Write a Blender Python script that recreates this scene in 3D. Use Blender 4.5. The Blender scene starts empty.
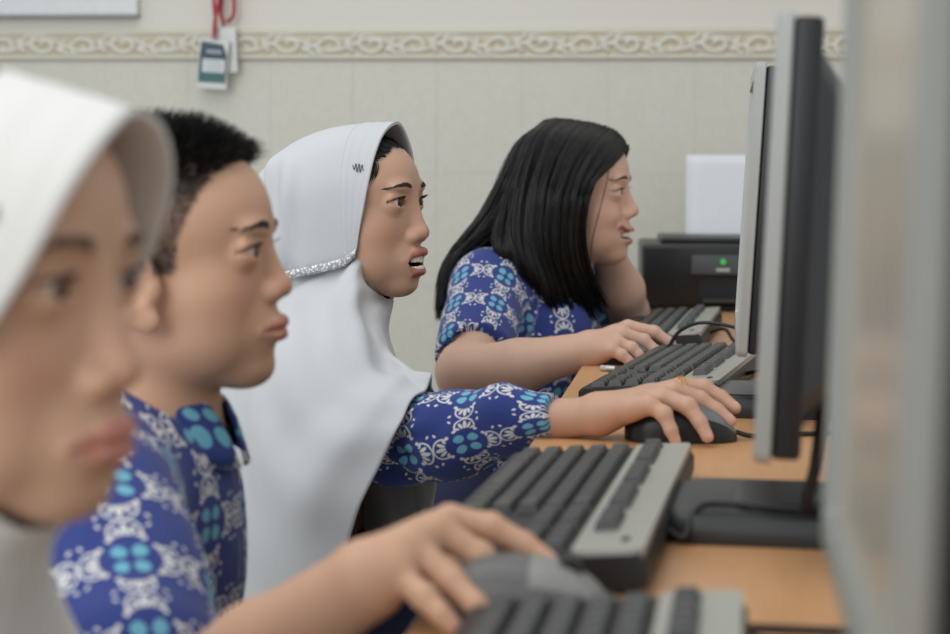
WORLD = .67
LIGHTS = [('ceiling_light', (-.9, 1.4, 2.55), (-.8, 2.2, .8), 1.6, 2.4, 22, (1, .98, .95)),
          ('window_light', (-1.6, -1.6, 1.9), (-.2, 2.2, .9), 2.2, 1.6, 46, (.96, .98, 1.0))]
PEOPLE = ['girl_three', 'boy', 'girl_four', 'girl_one']
import bpy, math, random
import numpy as np
from mathutils import Vector, Matrix
random.seed(7); RNG = np.random.default_rng(11)
SC = bpy.context.scene; COL = SC.collection
PI = math.pi
# ------------------------------------------------------------------ camera geometry
FPX = 1900.0
CAM = np.array([0.0, 0.0, 0.99])
YAW, PITCH, ROLL = math.radians(7.28), math.radians(-4.87), math.radians(0.30)
FH = np.array([-math.sin(YAW), math.cos(YAW), 0.0])            # level forward
RH = np.array([math.cos(YAW), math.sin(YAW), 0.0])             # level right
UZ = np.array([0, 0, 1.0])
_f = FH*math.cos(PITCH) + UZ*math.sin(PITCH)
_u0 = np.cross(RH, _f)
_r = RH*math.cos(ROLL) + _u0*math.sin(ROLL)
_u = -RH*math.sin(ROLL) + _u0*math.cos(ROLL)
def W(px, py, D):
    """the point seen at pixel px,py at level distance D in front of the lens"""
    d = _f + _r*((px-475)/FPX) - _u*((py-317)/FPX)
    return CAM + d*(D/float(d @ FH))
def onz(px, py, z):
    d = _f + _r*((px-475)/FPX) - _u*((py-317)/FPX)
    return CAM + d*((z-CAM[2])/d[2])
def pix(p):
    v = np.asarray(p, float)-CAM
    return 475+FPX*(v@_r)/(v@_f), 317-FPX*(v@_u)/(v@_f)
# ------------------------------------------------------------------ objects
def link(o, parent=None):
    COL.objects.link(o)
    if parent is not None: o.parent = parent
    return o
def tag(o, label=None, cat=None, group=None, kind=None):
    if label: o['label'] = label
    if cat: o['category'] = cat
    if group: o['group'] = group
    if kind: o['kind'] = kind
    return o
def thing(name, label, cat, loc=(0, 0, 0), rotz=0.0, group=None):
    o = bpy.data.objects.new(name, None); o.empty_display_size = .05
    COL.objects.link(o); o.location = tuple(loc); o.rotation_euler = (0, 0, rotz)
    return tag(o, label, cat, group)
def mesh_np(name, V, Q, mat, parent=None, smooth=True, attrs=None):
    """V (n,3); Q (m,4) or (m,3) int array, or list of faces"""
    me = bpy.data.meshes.new(name)
    V = np.asarray(V, np.float32)
    if isinstance(Q, np.ndarray):
        k = Q.shape[1]
        me.vertices.add(len(V)); me.vertices.foreach_set('co', V.ravel())
        me.loops.add(Q.size); me.loops.foreach_set('vertex_index', Q.astype(np.int32).ravel())
        me.polygons.add(len(Q)); me.polygons.foreach_set('loop_start', np.arange(0, Q.size, k, dtype=np.int32))
        me.update(calc_edges=True)
    else:
        me.from_pydata([tuple(map(float, v)) for v in V], [], [tuple(map(int, f)) for f in Q]); me.update()
    me.polygons.foreach_set('use_smooth', np.full(len(me.polygons), bool(smooth)))
    if attrs:
        for an, arr in attrs.items():
            arr = np.asarray(arr, np.float32)
            if arr.ndim == 1:
                a = me.attributes.new(an, 'FLOAT', 'POINT'); a.data.foreach_set('value', arr)
            else:
                a = me.attributes.new(an, 'FLOAT_VECTOR', 'POINT'); a.data.foreach_set('vector', arr.ravel())
    mats = mat if isinstance(mat, (list, tuple)) else [mat]
    for m in mats: me.materials.append(m)
    return link(bpy.data.objects.new(name, me), parent)
class MB:
    """collects shapes into one mesh"""
    def __init__(s): s.v = []; s.f = []
    def add(s, V, F):
        b = len(s.v); s.v += [tuple(map(float, p)) for p in V]; s.f += [tuple(int(i)+b for i in f) for f in F]; return s
    def box(s, c, d, bev=0.0, rot=None):
        hx, hy, hz = d[0]/2, d[1]/2, d[2]/2
        if bev <= 0:
            V = [(x*hx, y*hy, z*hz) for z in (-1, 1) for y in (-1, 1) for x in (-1, 1)]
            F = [(0, 2, 3, 1), (4, 5, 7, 6), (0, 1, 5, 4), (2, 6, 7, 3), (0, 4, 6, 2), (1, 3, 7, 5)]
        else:
            b = min(bev, hx*.99, hy*.99, hz*.99); V = []; F = []
            n = 4
            prof = [(-hz, -1), (-hz+b*.3, -.3), (-hz+b, 0), (hz-b, 0), (hz-b*.3, -.3), (hz, -1)]
            prof = [(-hz, b)]+[(-hz+b*(1-math.cos(a)), b*(1-math.sin(a))) for a in (PI/6, PI/3, PI/2)]+\
                   [(hz-b*(1-math.cos(a)), b*(1-math.sin(a))) for a in (PI/2, PI/3, PI/6)]+[(hz, b)]
            for z, ins in prof:
                for ci, (sx, sy) in enumerate(((1, 1), (-1, 1), (-1, -1), (1, -1))):
                    for k in range(n):
                        a = PI/2*(ci+k/(n-1)); rr = max(b-ins, b*.02)
                        V.append((sx*(hx-b)+rr*math.cos(a), sy*(hy-b)+rr*math.sin(a), z))
            m = 4*n
            for r in range(len(prof)-1):
                for k in range(m):
                    F.append((r*m+k, r*m+(k+1) % m, (r+1)*m+(k+1) % m, (r+1)*m+k))
            F.append(tuple(range(m-1, -1, -1))); F.append(tuple((len(prof)-1)*m+k for k in range(m)))
        if rot is not None:
            V = [tuple(rot @ Vector(p)) for p in V]
        return s.add([(p[0]+c[0], p[1]+c[1], p[2]+c[2]) for p in V], F)
    def prism(s, pts, z0, z1, axis='z'):
        n = len(pts); V = []
        for z in (z0, z1):
            for a, b in pts:
                V.append({'z': (a, b, z), 'y': (a, z, b), 'x': (z, a, b)}[axis])
        F = [(k, (k+1) % n, n+(k+1) % n, n+k) for k in range(n)]
        F += [tuple(range(n-1, -1, -1)), tuple(range(n, 2*n))]
        if axis == 'y': F = [tuple(reversed(f)) for f in F]
        return s.add(V, F)
    def cyl(s, p0, p1, r0, r1=None, n=20):
        return s.tube([p0, p1], [r0, r0 if r1 is None else r1], n)
    def tube(s, P, R, n=10):
        V, F = tube_mesh(P, R, n); return s.add(V, F)
    def build(s, name, mat, parent=None, smooth=False, bevel=0, auto=None):
        o = mesh_np(name, np.array(s.v), s.f, mat, parent, smooth)
        if bevel:
            m = o.modifiers.new('b', 'BEVEL'); m.width = bevel; m.segments = 2; m.limit_method = 'ANGLE'; m.angle_limit = .6
        if auto is not None: edge_split(o, auto)
        return o
def edge_split(o, deg=35):
    o.data.polygons.foreach_set('use_smooth', np.full(len(o.data.polygons), True))
    m = o.modifiers.new('e', 'EDGE_SPLIT'); m.split_angle = math.radians(deg)
def tube_mesh(P, R, n=10, caps=True):
    P = np.asarray(P, float); R = np.broadcast_to(np.asarray(R, float), (len(P),))
    T = np.gradient(P, axis=0); T /= np.linalg.norm(T, axis=1)[:, None]+1e-12
    a = np.array([0, 0, 1.0]) if abs(T[0, 2]) < .9 else np.array([1.0, 0, 0])
    N = np.cross(T[0], a); N /= np.linalg.norm(N); V = []; F = []
    for i in range(len(P)):
        N = N - T[i]*(N@T[i]); N /= np.linalg.norm(N)+1e-12; B = np.cross(T[i], N)
        for k in range(n):
            t = 2*PI*k/n; V.append(P[i]+R[i]*(N*math.cos(t)+B*math.sin(t)))
    for i in range(len(P)-1):
        for k in range(n): F.append((i*n+k, i*n+(k+1) % n, (i+1)*n+(k+1) % n, (i+1)*n+k))
    if caps:
        F.append(tuple(range(n-1, -1, -1))); F.append(tuple((len(P)-1)*n+k for k in range(n)))
    return V, F
def catmull(P, n, closed=False):
    """resample control points P (k,d) to n points along a Catmull-Rom spline"""
    P = np.asarray(P, float); k = len(P)
    t = np.linspace(0, k-1, n); i = np.clip(t.astype(int), 0, k-2); u = (t-i)[:, None]
    def g(j):
        lo = 2*P[0]-P[min(1, k-1)]; hi = 2*P[-1]-P[max(k-2, 0)]
        out = P[np.clip(j, 0, k-1)].copy(); out[j < 0] = lo; out[j > k-1] = hi; return out
    p0, p1, p2, p3 = g(i-1), g(i), g(i+1), g(i+2)
    return .5*((2*p1)+(p2-p0)*u+(2*p0-5*p1+4*p2-p3)*u*u+(3*p1-p0-3*p2+p3)*u**3)
def net(C, nu, nv):
    """bicubic patch through a control net C (rows, cols, 3) -> (nu, nv, 3)"""
    C = np.asarray(C, float)
    A = np.stack([catmull(C[:, j], nu) for j in range(C.shape[1])], 1)
    return np.stack([catmull(A[i], nv) for i in range(nu)], 0)
def grid_quads(nu, nv, wrap=False):
    i, j = np.meshgrid(np.arange(nu-1), np.arange(nv if wrap else nv-1), indexing='ij')
    j2 = (j+1) % nv
    return np.stack([i*nv+j, i*nv+j2, (i+1)*nv+j2, (i+1)*nv+j], -1).reshape(-1, 4)
def solidify(o, t, off=-1):
    m = o.modifiers.new('s', 'SOLIDIFY'); m.thickness = t; m.offset = off; return o
def subsurf(o, l=1):
    m = o.modifiers.new('ss', 'SUBSURF'); m.levels = l; m.render_levels = l; return o
def copy_tree(o, parent=None):
    c = o.copy(); COL.objects.link(c)
    if parent is not None: c.parent = parent
    for ch in list(o.children): copy_tree(ch, c)
    return c
# ------------------------------------------------------------------ implicit surfaces on a rectilinear grid
def axis_coords(lo, hi, coarse, zones):
    """coordinates from lo to hi; zones = [(a, b, step)] get their own finer step"""
    x = lo; out = [lo]
    while x < hi:
        st = coarse
        for a, b, s_ in zones:
            if a <= x <= b: st = min(st, s_)
            elif x < a and x+st > a: st = min(st, max(a-x+1e-6, s_))
        x += st; out.append(x)
    return np.array(out, np.float32)
class Field:
    def __init__(s, xs, ys, zs):
        s.ax = (xs, ys, zs); s.F = np.full((len(xs), len(ys), len(zs)), 1.0, np.float32)
    def block(s, lo, hi):
        sl = []; cs = []
        for a, l, h in zip(s.ax, lo, hi):
            i0 = max(int(np.searchsorted(a, l))-1, 0); i1 = min(int(np.searchsorted(a, h))+1, len(a))
            if i1 <= i0: return None, None
            sl.append(slice(i0, i1)); cs.append(a[i0:i1])
        return tuple(sl), (cs[0][:, None, None], cs[1][None, :, None], cs[2][None, None, :])
    def op(s, prim, k=0.0, mode='u', pad=None):
        pad = (k*1.3+.012) if pad is None else pad
        sl, P = s.block(prim.lo-pad, prim.hi+pad)
        if sl is None: return s
        d = prim(*P); A = s.F[sl]
        if mode == 'u': s.F[sl] = smin(A, d, k)
        elif mode == 's': s.F[sl] = -smin(-A, d, k)
        elif mode == 'i': raise ValueError
        return s
    def u(s, prim, k=0.0): return s.op(prim, k, 'u')
    def s_(s, prim, k=0.0): return s.op(prim, k, 's')
    def mesh(s, smooth=2):
        return surface_nets(s.F, s.ax, smooth)
def smin(a, b, k):
    if k <= 0: return np.minimum(a, b)
    h = np.maximum(k-np.abs(a-b), 0)/k
    return np.minimum(a, b)-h*h*k*.25
class Ell:
    def __init__(s, c, r, M=None):
        s.c = np.asarray(c, float); s.r = np.asarray(r, float)*np.ones(3); s.M = np.eye(3) if M is None else np.asarray(M)
        e = np.sqrt(((s.M.T*s.r)**2).sum(1)); s.lo = s.c-e; s.hi = s.c+e      # rows of M = local axes
    def __call__(s, X, Y, Z):
        dx, dy, dz = X-np.float32(s.c[0]), Y-np.float32(s.c[1]), Z-np.float32(s.c[2]); k0 = 0; k1 = 0
        for i in range(3):
            m = s.M[i].astype(np.float32)
            q = (dx*m[0]+dy*m[1]+dz*m[2])/np.float32(s.r[i]); k0 = k0+q*q; q = q/np.float32(s.r[i]); k1 = k1+q*q
        k0 = np.sqrt(k0); k1 = np.sqrt(k1)+np.float32(1e-9)
        return k0*(k0-1)/k1
class Cone:
    """a capsule with a radius at each end"""
    def __init__(s, a, b, ra, rb):
        s.a = np.asarray(a, float); s.b = np.asarray(b, float); s.ra = ra; s.rb = rb; m = max(ra, rb)
        s.lo = np.minimum(s.a, s.b)-m; s.hi = np.maximum(s.a, s.b)+m
    def __call__(s, X, Y, Z):
        a = s.a.astype(np.float32); ba = (s.b-s.a).astype(np.float32); L = float(ba@ba)+1e-12
        px, py, pz = X-a[0], Y-a[1], Z-a[2]
        h = np.clip((px*ba[0]+py*ba[1]+pz*ba[2])/np.float32(L), 0, 1)
        return np.sqrt((px-h*ba[0])**2+(py-h*ba[1])**2+(pz-h*ba[2])**2)-(s.ra+(s.rb-s.ra)*h).astype(np.float32)
class Fn:
    def __init__(s, f, lo, hi): s.f = f; s.lo = np.asarray(lo, float); s.hi = np.asarray(hi, float)
    def __call__(s, X, Y, Z): return s.f(X, Y, Z).astype(np.float32)
def surface_nets(F, ax, smooth=2):
    S = F < 0; n = F.shape; st = (n[1]*n[2], n[2], 1)
    cells = []; pos = []; quads = []
    for d in range(3):
        a = [slice(None)]*3; b = [slice(None)]*3; a[d] = slice(0, -1); b[d] = slice(1, None)
        # keep away from the border so that four cells exist
        for e in range(3):
            if e != d: a[e] = slice(1, -1); b[e] = slice(1, -1)
        A = S[tuple(a)]; Bm = S[tuple(b)]
        idx = np.argwhere(A != Bm)
        if len(idx) == 0: continue
        off = np.array([0 if e == d else 1 for e in range(3)]); idx = idx+off
        f0 = F[idx[:, 0], idx[:, 1], idx[:, 2]].astype(np.float64)
        j = idx.copy(); j[:, d] += 1
        f1 = F[j[:, 0], j[:, 1], j[:, 2]].astype(np.float64)
        t = f0/(f0-f1)
        p = np.stack([ax[e][idx[:, e]].astype(np.float64) for e in range(3)], 1)
        c0 = ax[d][idx[:, d]].astype(np.float64); c1 = ax[d][idx[:, d]+1].astype(np.float64); p[:, d] = c0+t*(c1-c0)
        base = idx@np.array(st); e1, e2 = (d+1) % 3, (d+2) % 3
        q = [base-st[e1]-st[e2], base-st[e2], base, base-st[e1]]
        inside = f0 < 0
        q = np.stack(q, 1); q[~inside] = q[~inside][:, ::-1]
        quads.append(q); cells.append(q.ravel()); pos.append(np.repeat(p, 4, axis=0))
    cells = np.concatenate(cells); pos = np.concatenate(pos); quads = np.concatenate(quads)
    uq, inv = np.unique(cells, return_inverse=True)
    cnt = np.bincount(inv).astype(float)
    V = np.stack([np.bincount(inv, pos[:, e])/cnt for e in range(3)], 1)
    lut = np.searchsorted(uq, quads.ravel()).reshape(quads.shape)
    if smooth: V = taubin(V, lut, smooth)
    return V, lut
def taubin(V, Q, it=2, lam=.5, mu=-.52):
    k = Q.shape[1]; e0 = np.concatenate([Q[:, i] for i in range(k)]); e1 = np.concatenate([Q[:, (i+1) % k] for i in range(k)])
    a = np.concatenate([e0, e1]); b = np.concatenate([e1, e0]); deg = np.bincount(a, minlength=len(V)).astype(float)
    deg[deg == 0] = 1
    for i in range(it):
        for l in (lam, mu):
            L = np.stack([np.bincount(a, V[b, e], minlength=len(V))/deg for e in range(3)], 1)-V
            V = V+l*L
    return V
def vnormals(V, Q):
    n = np.cross(V[Q[:, 2]]-V[Q[:, 0]], V[Q[:, 3 % Q.shape[1]]]-V[Q[:, 1]]); N = np.zeros_like(V)
    for i in range(Q.shape[1]):
        for e in range(3): N[:, e] += np.bincount(Q[:, i], n[:, e], minlength=len(V))
    return N/(np.linalg.norm(N, axis=1)[:, None]+1e-12)
# ------------------------------------------------------------------ materials
def lin(c):
    if isinstance(c, str): c = tuple(int(c[i:i+2], 16)/255 for i in (1, 3, 5))
    return tuple((x/12.92 if x <= .04045 else ((x+.055)/1.055)**2.4) for x in c)+(1.0,)
class Ex:
    """a shader value with arithmetic"""
    def __init__(s, nt, v): s.nt = nt; s.v = v
    def _m(s, op, *o):
        n = s.nt.nodes.new('ShaderNodeMath'); n.operation = op
        for i, x in enumerate((s,)+o):
            x = x.v if isinstance(x, Ex) else x
            if isinstance(x, (int, float)): n.inputs[i].default_value = x
            else: s.nt.links.new(x, n.inputs[i])
        return Ex(s.nt, n.outputs[0])
    def __add__(s, o): return s._m('ADD', o)
    __radd__ = __add__
    def __sub__(s, o): return s._m('SUBTRACT', o)
    def __rsub__(s, o): return Ex(s.nt, float(o))._m('SUBTRACT', s)
    def __mul__(s, o): return s._m('MULTIPLY', o)
    __rmul__ = __mul__
    def __truediv__(s, o): return s._m('DIVIDE', o)
    def __neg__(s): return s*-1.0
    def abs(s): return s._m('ABSOLUTE')
    def fract(s): return s._m('FRACT')
    def floor(s): return s._m('FLOOR')
    def sqrt(s): return s._m('SQRT')
    def sin(s): return s._m('SINE')
    def min(s, o): return s._m('MINIMUM', o)
    def max(s, o): return s._m('MAXIMUM', o)
    def lt(s, o, soft=None):
        if soft is None: return s._m('LESS_THAN', o)
        n = s.nt.nodes.new('ShaderNodeMapRange'); n.interpolation_type = 'SMOOTHSTEP'
        s.nt.links.new(s.v, n.inputs[0]); n.inputs[1].default_value = o-soft; n.inputs[2].default_value = o+soft
        n.inputs[3].default_value = 1; n.inputs[4].default_value = 0; return Ex(s.nt, n.outputs[0])
def ell2(a, b, ca, cb, ra, rb, rot=0.0):
    x, y = a-ca, b-cb; c, s = math.cos(rot), math.sin(rot)
    u = (x*c+y*s)/ra; v = (y*c-x*s)/rb
    return (u*u+v*v).sqrt()
def newmat(name):
    m = bpy.data.materials.new(name); m.use_nodes = True; nt = m.node_tree
    return m, nt, nt.nodes['Principled BSDF']
def mixc(nt, fac, a, b):
    n = nt.nodes.new('ShaderNodeMix'); n.data_type = 'RGBA'
    f = fac.v if isinstance(fac, Ex) else fac
    if isinstance(f, (int, float)): n.inputs[0].default_value = f
    else: nt.links.new(f, n.inputs[0])
    for i, x in ((6, a), (7, b)):
        if isinstance(x, tuple): n.inputs[i].default_value = x
        else: nt.links.new(x, n.inputs[i])
    return n.outputs[2]
def noise(nt, scale, detail=3, vec=None, coord='Object', rough=.5, stretch=None):
    n = nt.nodes.new('ShaderNodeTexNoise'); n.inputs['Scale'].default_value = scale; n.inputs['Detail'].default_value = detail
    n.inputs['Roughness'].default_value = rough
    if vec is None:
        t = nt.nodes.new('ShaderNodeTexCoord'); vec = t.outputs[coord]
    if stretch:
        mp = nt.nodes.new('ShaderNodeMapping'); mp.inputs['Scale'].default_value = stretch; nt.links.new(vec, mp.inputs[0]); vec = mp.outputs[0]
    nt.links.new(vec, n.inputs['Vector']); return n.outputs['Fac']
def bump(nt, bs, h, strength=.3, dist=.001):
    b = nt.nodes.new('ShaderNodeBump'); b.inputs['Strength'].default_value = strength; b.inputs['Distance'].default_value = dist
    nt.links.new(h.v if isinstance(h, Ex) else h, b.inputs['Height']); nt.links.new(b.outputs[0], bs.inputs['Normal'])
def attr(nt, name, out='Fac'):
    a = nt.nodes.new('ShaderNodeAttribute'); a.attribute_name = name; return a.outputs[out]
def plain(name, col, rough=.5, metal=0.0, var=.04, nscale=60, bmp=0.0, bscale=400, spec=.5, coat=0):
    m, nt, bs = newmat(name); c = lin(col)
    bs.inputs['Roughness'].default_value = rough; bs.inputs['Metallic'].default_value = metal; bs.inputs['Specular IOR Level'].default_value = spec
    bs.inputs['Coat Weight'].default_value = coat
    f = noise(nt, nscale)
    d = tuple(x*(1-var*2) for x in c[:3])+(1,); e = tuple(min(1, x*(1+var*2)) for x in c[:3])+(1,)
    nt.links.new(mixc(nt, f, d, e), bs.inputs['Base Color'])
    if bmp: bump(nt, bs, noise(nt, bscale, 2), bmp, .0004)
    return m
# ================================================================== camera, light, room
cam = bpy.data.cameras.new('camera'); camo = bpy.data.objects.new('camera', cam); COL.objects.link(camo); SC.camera = camo
cam.sensor_width = 36; cam.lens = 36*FPX/950; cam.clip_start = .05
M = Matrix(((_r[0], _u[0], -_f[0], CAM[0]), (_r[1], _u[1], -_f[1], CAM[1]), (_r[2], _u[2], -_f[2], CAM[2]), (0, 0, 0, 1)))
camo.matrix_world = M
cam.dof.use_dof = True; cam.dof.focus_distance = 2.12; cam.dof.aperture_fstop = 5.6
vs = SC.view_settings; vs.view_transform = 'Standard'; vs.look = 'None'; vs.gamma = 1; vs.exposure = 0.0; vs.use_curve_mapping = False
wd = bpy.data.worlds.new('world'); SC.world = wd; wd.use_nodes = True
wd.node_tree.nodes['Background'].inputs[0].default_value = (.93, .97, 1.0, 1); wd.node_tree.nodes['Background'].inputs[1].default_value = WORLD
def area(name, loc, target, sx, sy, power, col):
    l = bpy.data.lights.new(name, 'AREA'); l.shape = 'RECTANGLE'; l.size = sx; l.size_y = sy; l.energy = power; l.color = col
    o = bpy.data.objects.new(name, l); COL.objects.link(o); o.location = loc
    o.rotation_euler = (Vector(target)-Vector(loc)).to_track_quat('-Z', 'Y').to_euler(); return o
for (nm, loc, tgt, sx, sy, p, c) in LIGHTS: area(nm, loc, tgt, sx, sy, p, c)

YW = 3.90                                                     # the tiled back wall
def onwall(px, py, y=YW):
    d = _f + _r*((px-475)/FPX) - _u*((py-317)/FPX); return CAM+d*((y-CAM[1])/d[1])
ZB0 = float(onwall(600, 60.0)[2]); ZB1 = float(onwall(600, 27.5)[2])
XS = float(onwall(353, 60)[0])                                # one tile joint
TW, TH = .176, .232
def obj_xyz(nt):
    t = nt.nodes.new('ShaderNodeTexCoord'); s = nt.nodes.new('ShaderNodeSeparateXYZ'); nt.links.new(t.outputs['Object'], s.inputs[0])
    return [Ex(nt, s.outputs[i]) for i in range(3)]
def wall_mat():
    m, nt, bs = newmat('cream_wall_tile'); x, y, z = obj_xyz(nt)
    u = ((x-XS)/TW).fract(); v = ((z-ZB0)/TH).fract()
    up = z.lt(ZB0, None)                                      # 1 below the border
    du = (.5-(u-.5).abs())*TW; dv = (.5-(v-.5).abs())*TH
    g = (du.min(dv)).lt(.0011, .0006)
    n1 = noise(nt, 75, 4, rough=.6); n2 = noise(nt, 6, 2)
    base = mixc(nt, Ex(nt, n1).lt(.5, .3), lin('#cccbc2'), lin('#c3c2b8'))
    base = mixc(nt, Ex(nt, n2)*.35, base, lin('#c6c3b4'))
    base = mixc(nt, up, lin('#d0cdc4'), base)
    nt.links.new(mixc(nt, g*up*.4, base, lin('#b3b1a6')), bs.inputs['Base Color'])
    bs.inputs['Roughness'].default_value = .42
    bump(nt, bs, Ex(nt, n1)*.5-g*up*1.2, .35, .001); return m
M_WALL = wall_mat()
wb = MB().box((-.3, YW+.05, 1.35), (5.6, .1, 2.7)); w = wb.build('wall_back', M_WALL); tag(w, kind='structure', label='cream tiled back wall of the computer room')
M_FLOOR = plain('pale_floor_tile', '#b9b4a8', .35)
tag(MB().box((-.3, 1.4, -.05), (5.6, 5.2, .1)).build('floor', M_FLOOR), kind='structure', label='pale tiled floor of the computer room')
# --- moulded border: a running scroll in low relief
def border():
    H = ZB1-ZB0; x0, x1 = -3.09, 2.4; step = .0019
    nx = int((x1-x0)/step); nz = 34
    X, T = np.meshgrid(np.linspace(x0, x1, nx), np.linspace(0, 1, nz), indexing='ij')
    P = TW; u = ((X-XS)/P) % 1.0
    # curves in unit tile space (u*P, t*H)
    segs = []
    def poly(p, w): segs.append((np.array(p), w))
    for k, (c0, sg) in enumerate(((.25, 1), (.75, -1))):
        th = np.linspace(0, 2.35*PI, 26); r = .030*(1-th/(2.9*PI))
        cx, cy = c0*P, H*(.46+.04*sg)
        poly(np.stack([cx+sg*0+r*np.cos(th*1+PI*.5)*1.15, cy+sg*r*np.sin(th+PI*.5)*.82], 1), .0048)
        for a, l in ((-.5, .026), (.25, .03), (1.0, .024)):
            b = np.array([cx+.030, cy-sg*.012]); e = b+l*np.array([math.cos(a), sg*math.sin(a)]); m_ = (b+e)/2+np.array([0, sg*.004])
            poly([b, m_, e], .0042)
    us = np.linspace(-.2, 1.2, 44)
    poly(np.stack([us*P, H*(.47+.2*np.sin(2*PI*us))], 1), .0036)
    D = np.full(X.shape, 9.0); Xp = u*P; Zp = T*H
    for p, w_ in segs:
        for sh in (-P, 0, P):
            for a, b in zip(p[:-1], p[1:]):
                ba = b-a; h = np.clip(((Xp-sh-a[0])*ba[0]+(Zp-a[1])*ba[1])/(ba@ba+1e-12), 0, 1)
                D = np.minimum(D, np.hypot(Xp-sh-a[0]-h*ba[0], Zp-a[1]-h*ba[1])-w_)
    hgt = np.clip(-D/.0042, -1, 1)*.5+.5
    hgt = hgt*hgt*(3-2*hgt)
    inner = ((T > .17) & (T < .80)).astype(float)
    hgt = hgt*inner
    rail = np.exp(-((T-.09)/.05)**2)+np.exp(-((T-.87)/.04)**2)+.6*np.exp(-((T-.965)/.03)**2)
    bead = .35*np.exp(-((T-.87)/.03)**2)*np.cos(X*2*PI/.0105)
    joint = ((np.abs(u-.5) > .5-.004)).astype(float)
    h = .0065*hgt+.0045*rail+.0012*bead-.002*joint
    V = np.stack([X, YW-.006-h, ZB0+T*H], -1)
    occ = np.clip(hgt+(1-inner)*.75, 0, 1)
    # back row so the strip has thickness
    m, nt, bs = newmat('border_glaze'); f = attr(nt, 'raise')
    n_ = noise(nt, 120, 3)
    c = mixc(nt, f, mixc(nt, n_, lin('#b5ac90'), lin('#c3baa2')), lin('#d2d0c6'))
    nt.links.new(c, bs.inputs['Base Color']); bs.inputs['Roughness'].default_value = .25
    Q = grid_quads(nx, nz)[:, ::-1].copy()
    nv = nx*nz; top = np.arange(nx)*nz+nz-1; bot = np.arange(nx)*nz
    Vt = V.reshape(-1, 3); Vb = Vt[top].copy(); Vb[:, 1] = YW+.01; Vc = Vt[bot].copy(); Vc[:, 1] = YW+.01
    A = np.arange(nx-1)
    q1 = np.stack([top[A], top[A+1], nv+A+1, nv+A], 1); q2 = np.stack([bot[A+1], bot[A], nv+nx+A, nv+nx+A+1], 1)
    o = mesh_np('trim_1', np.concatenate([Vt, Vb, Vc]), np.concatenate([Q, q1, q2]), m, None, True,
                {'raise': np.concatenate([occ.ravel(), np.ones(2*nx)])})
    tag(o, 'moulded scroll border tiles running across the back wall', kind='structure')
border()
# --- white board, upper left
p0 = onwall(-60, 18, YW-.012); p1 = onwall(139, 17, YW-.012)
t = thing('notice_board', 'white board with a grey lower edge at the top left of the wall', 'board', ((p0[0]+p1[0])/2, YW-.02, p1[2]))
wdt = p1[0]-p0[0]
M_BOARD = plain('white_board', '#d3d6d8', .35); M_BOARDF = plain('board_edge', '#9b9d9c', .4, .3)
MB().box((0, .008, .25), (wdt-.004, .016, .49)).build('panel', M_BOARD, t)
MB().box((0, .006, .003), (wdt, .026, .007), .002).build('frame', M_BOARDF, t)
# --- two badges on red lanyards
M_RED = plain('red_lanyard', '#a5383f', .7); M_CARD = plain('badge_card', '#cdd1d6', .35); M_TEAL = plain('badge_teal', '#2c5f63', .4)
M_TEALD = plain('badge_dark_teal', '#24424b', .4); M_METAL = plain('clip_metal', '#8d8f8f', .3, .9); M_GREYTXT = plain('badge_print', '#9aa0a8', .5)
M_SLEEVE = plain('badge_sleeve', '#c4c6c2', .2)
def badge(label, front, cx0, cy0, cx1, cy1, tilt, y, strap, sw):
    c = onwall((cx0+cx1)/2, (cy0+cy1)/2, y); a = onwall(cx0, cy0, y); b = onwall(cx1, cy1, y)
    wd_, hg = b[0]-a[0], a[2]-b[2]
    t = thing('name_badge', label, 'badge', c, 0, 'badges hanging on the wall')
    t.rotation_euler = (0, math.radians(tilt), 0)
    MB().box((0, 0, 0), (wd_, .003, hg), .001).build('sleeve', M_SLEEVE, t)
    if front:
        MB().prism([(-wd_*.46, hg*.12), (wd_*.46, hg*.12), (wd_*.46, hg*.2), (wd_*.3, hg*.42), (-wd_*.42, hg*.46)], -.0026, -.0014, 'y').build('print_top', M_TEALD, t)
        MB().box((0, -.002, -.03*hg), (wd_*.92, .001, hg*.3)).build('print_side', M_TEAL, t)
        MB().box((.03*wd_, -.0026, -.03*hg), (wd_*.74, .001, hg*.27)).build('name_field', M_CARD, t)
        MB().box((0, -.002, -.27*hg), (wd_*.92, .001, hg*.2)).build('print_bottom', M_TEAL, t)
        m = MB()
        for k in range(4): m.box((wd_*(.02+.04*(k % 2)), -.0033, -.03*hg+hg*(.09-.06*k)), (wd_*(.6-.12*(k % 2)), .0006, hg*.018))
        m.box((.02*wd_, -.0033, .26*hg), (wd_*.5, .0006, hg*.07)); m.build('lettering', M_GREYTXT, t)
    else:
        m = MB()
        for k in range(4): m.box((wd_*.12, -.002, hg*(.1-.09*k)), (wd_*.4, .0006, hg*.02))
        m.build('lettering', M_GREYTXT, t)
    MB().cyl((0, 0, hg*.5), (0, 0, hg*.5+.012), .0035).build('clip', M_METAL, t)
    for s in strap:
        P = np.array([onwall(px, py, y)-c for px, py in s]); P = catmull(P, 24)
        R = np.array([[math.cos(math.radians(tilt)), 0, -math.sin(math.radians(tilt))], [0, 1, 0], [math.sin(math.radians(tilt)), 0, math.cos(math.radians(tilt))]])
        P = P@R.T
        MB().tube(P, sw, 8).build('lanyard', M_RED, t)
badge('white card badge hanging behind the teal badge', False, 211, 27, 237, 73, -2, YW-.03,
      [[(224, 25), (221, 14), (222, 0), (224, -30)], [(227, 22), (233, 16), (234, 0), (232, -30)]], .0042)
badge('teal printed badge hanging on a red lanyard', True, 198, 40, 228, 89, 4, YW-.045,
      [[(213.5, 38), (215, 20), (219, 0), (222, -32)], [(214.5, 38), (215.5, 20), (214, 0), (217, -32)]], .0038)
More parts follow.
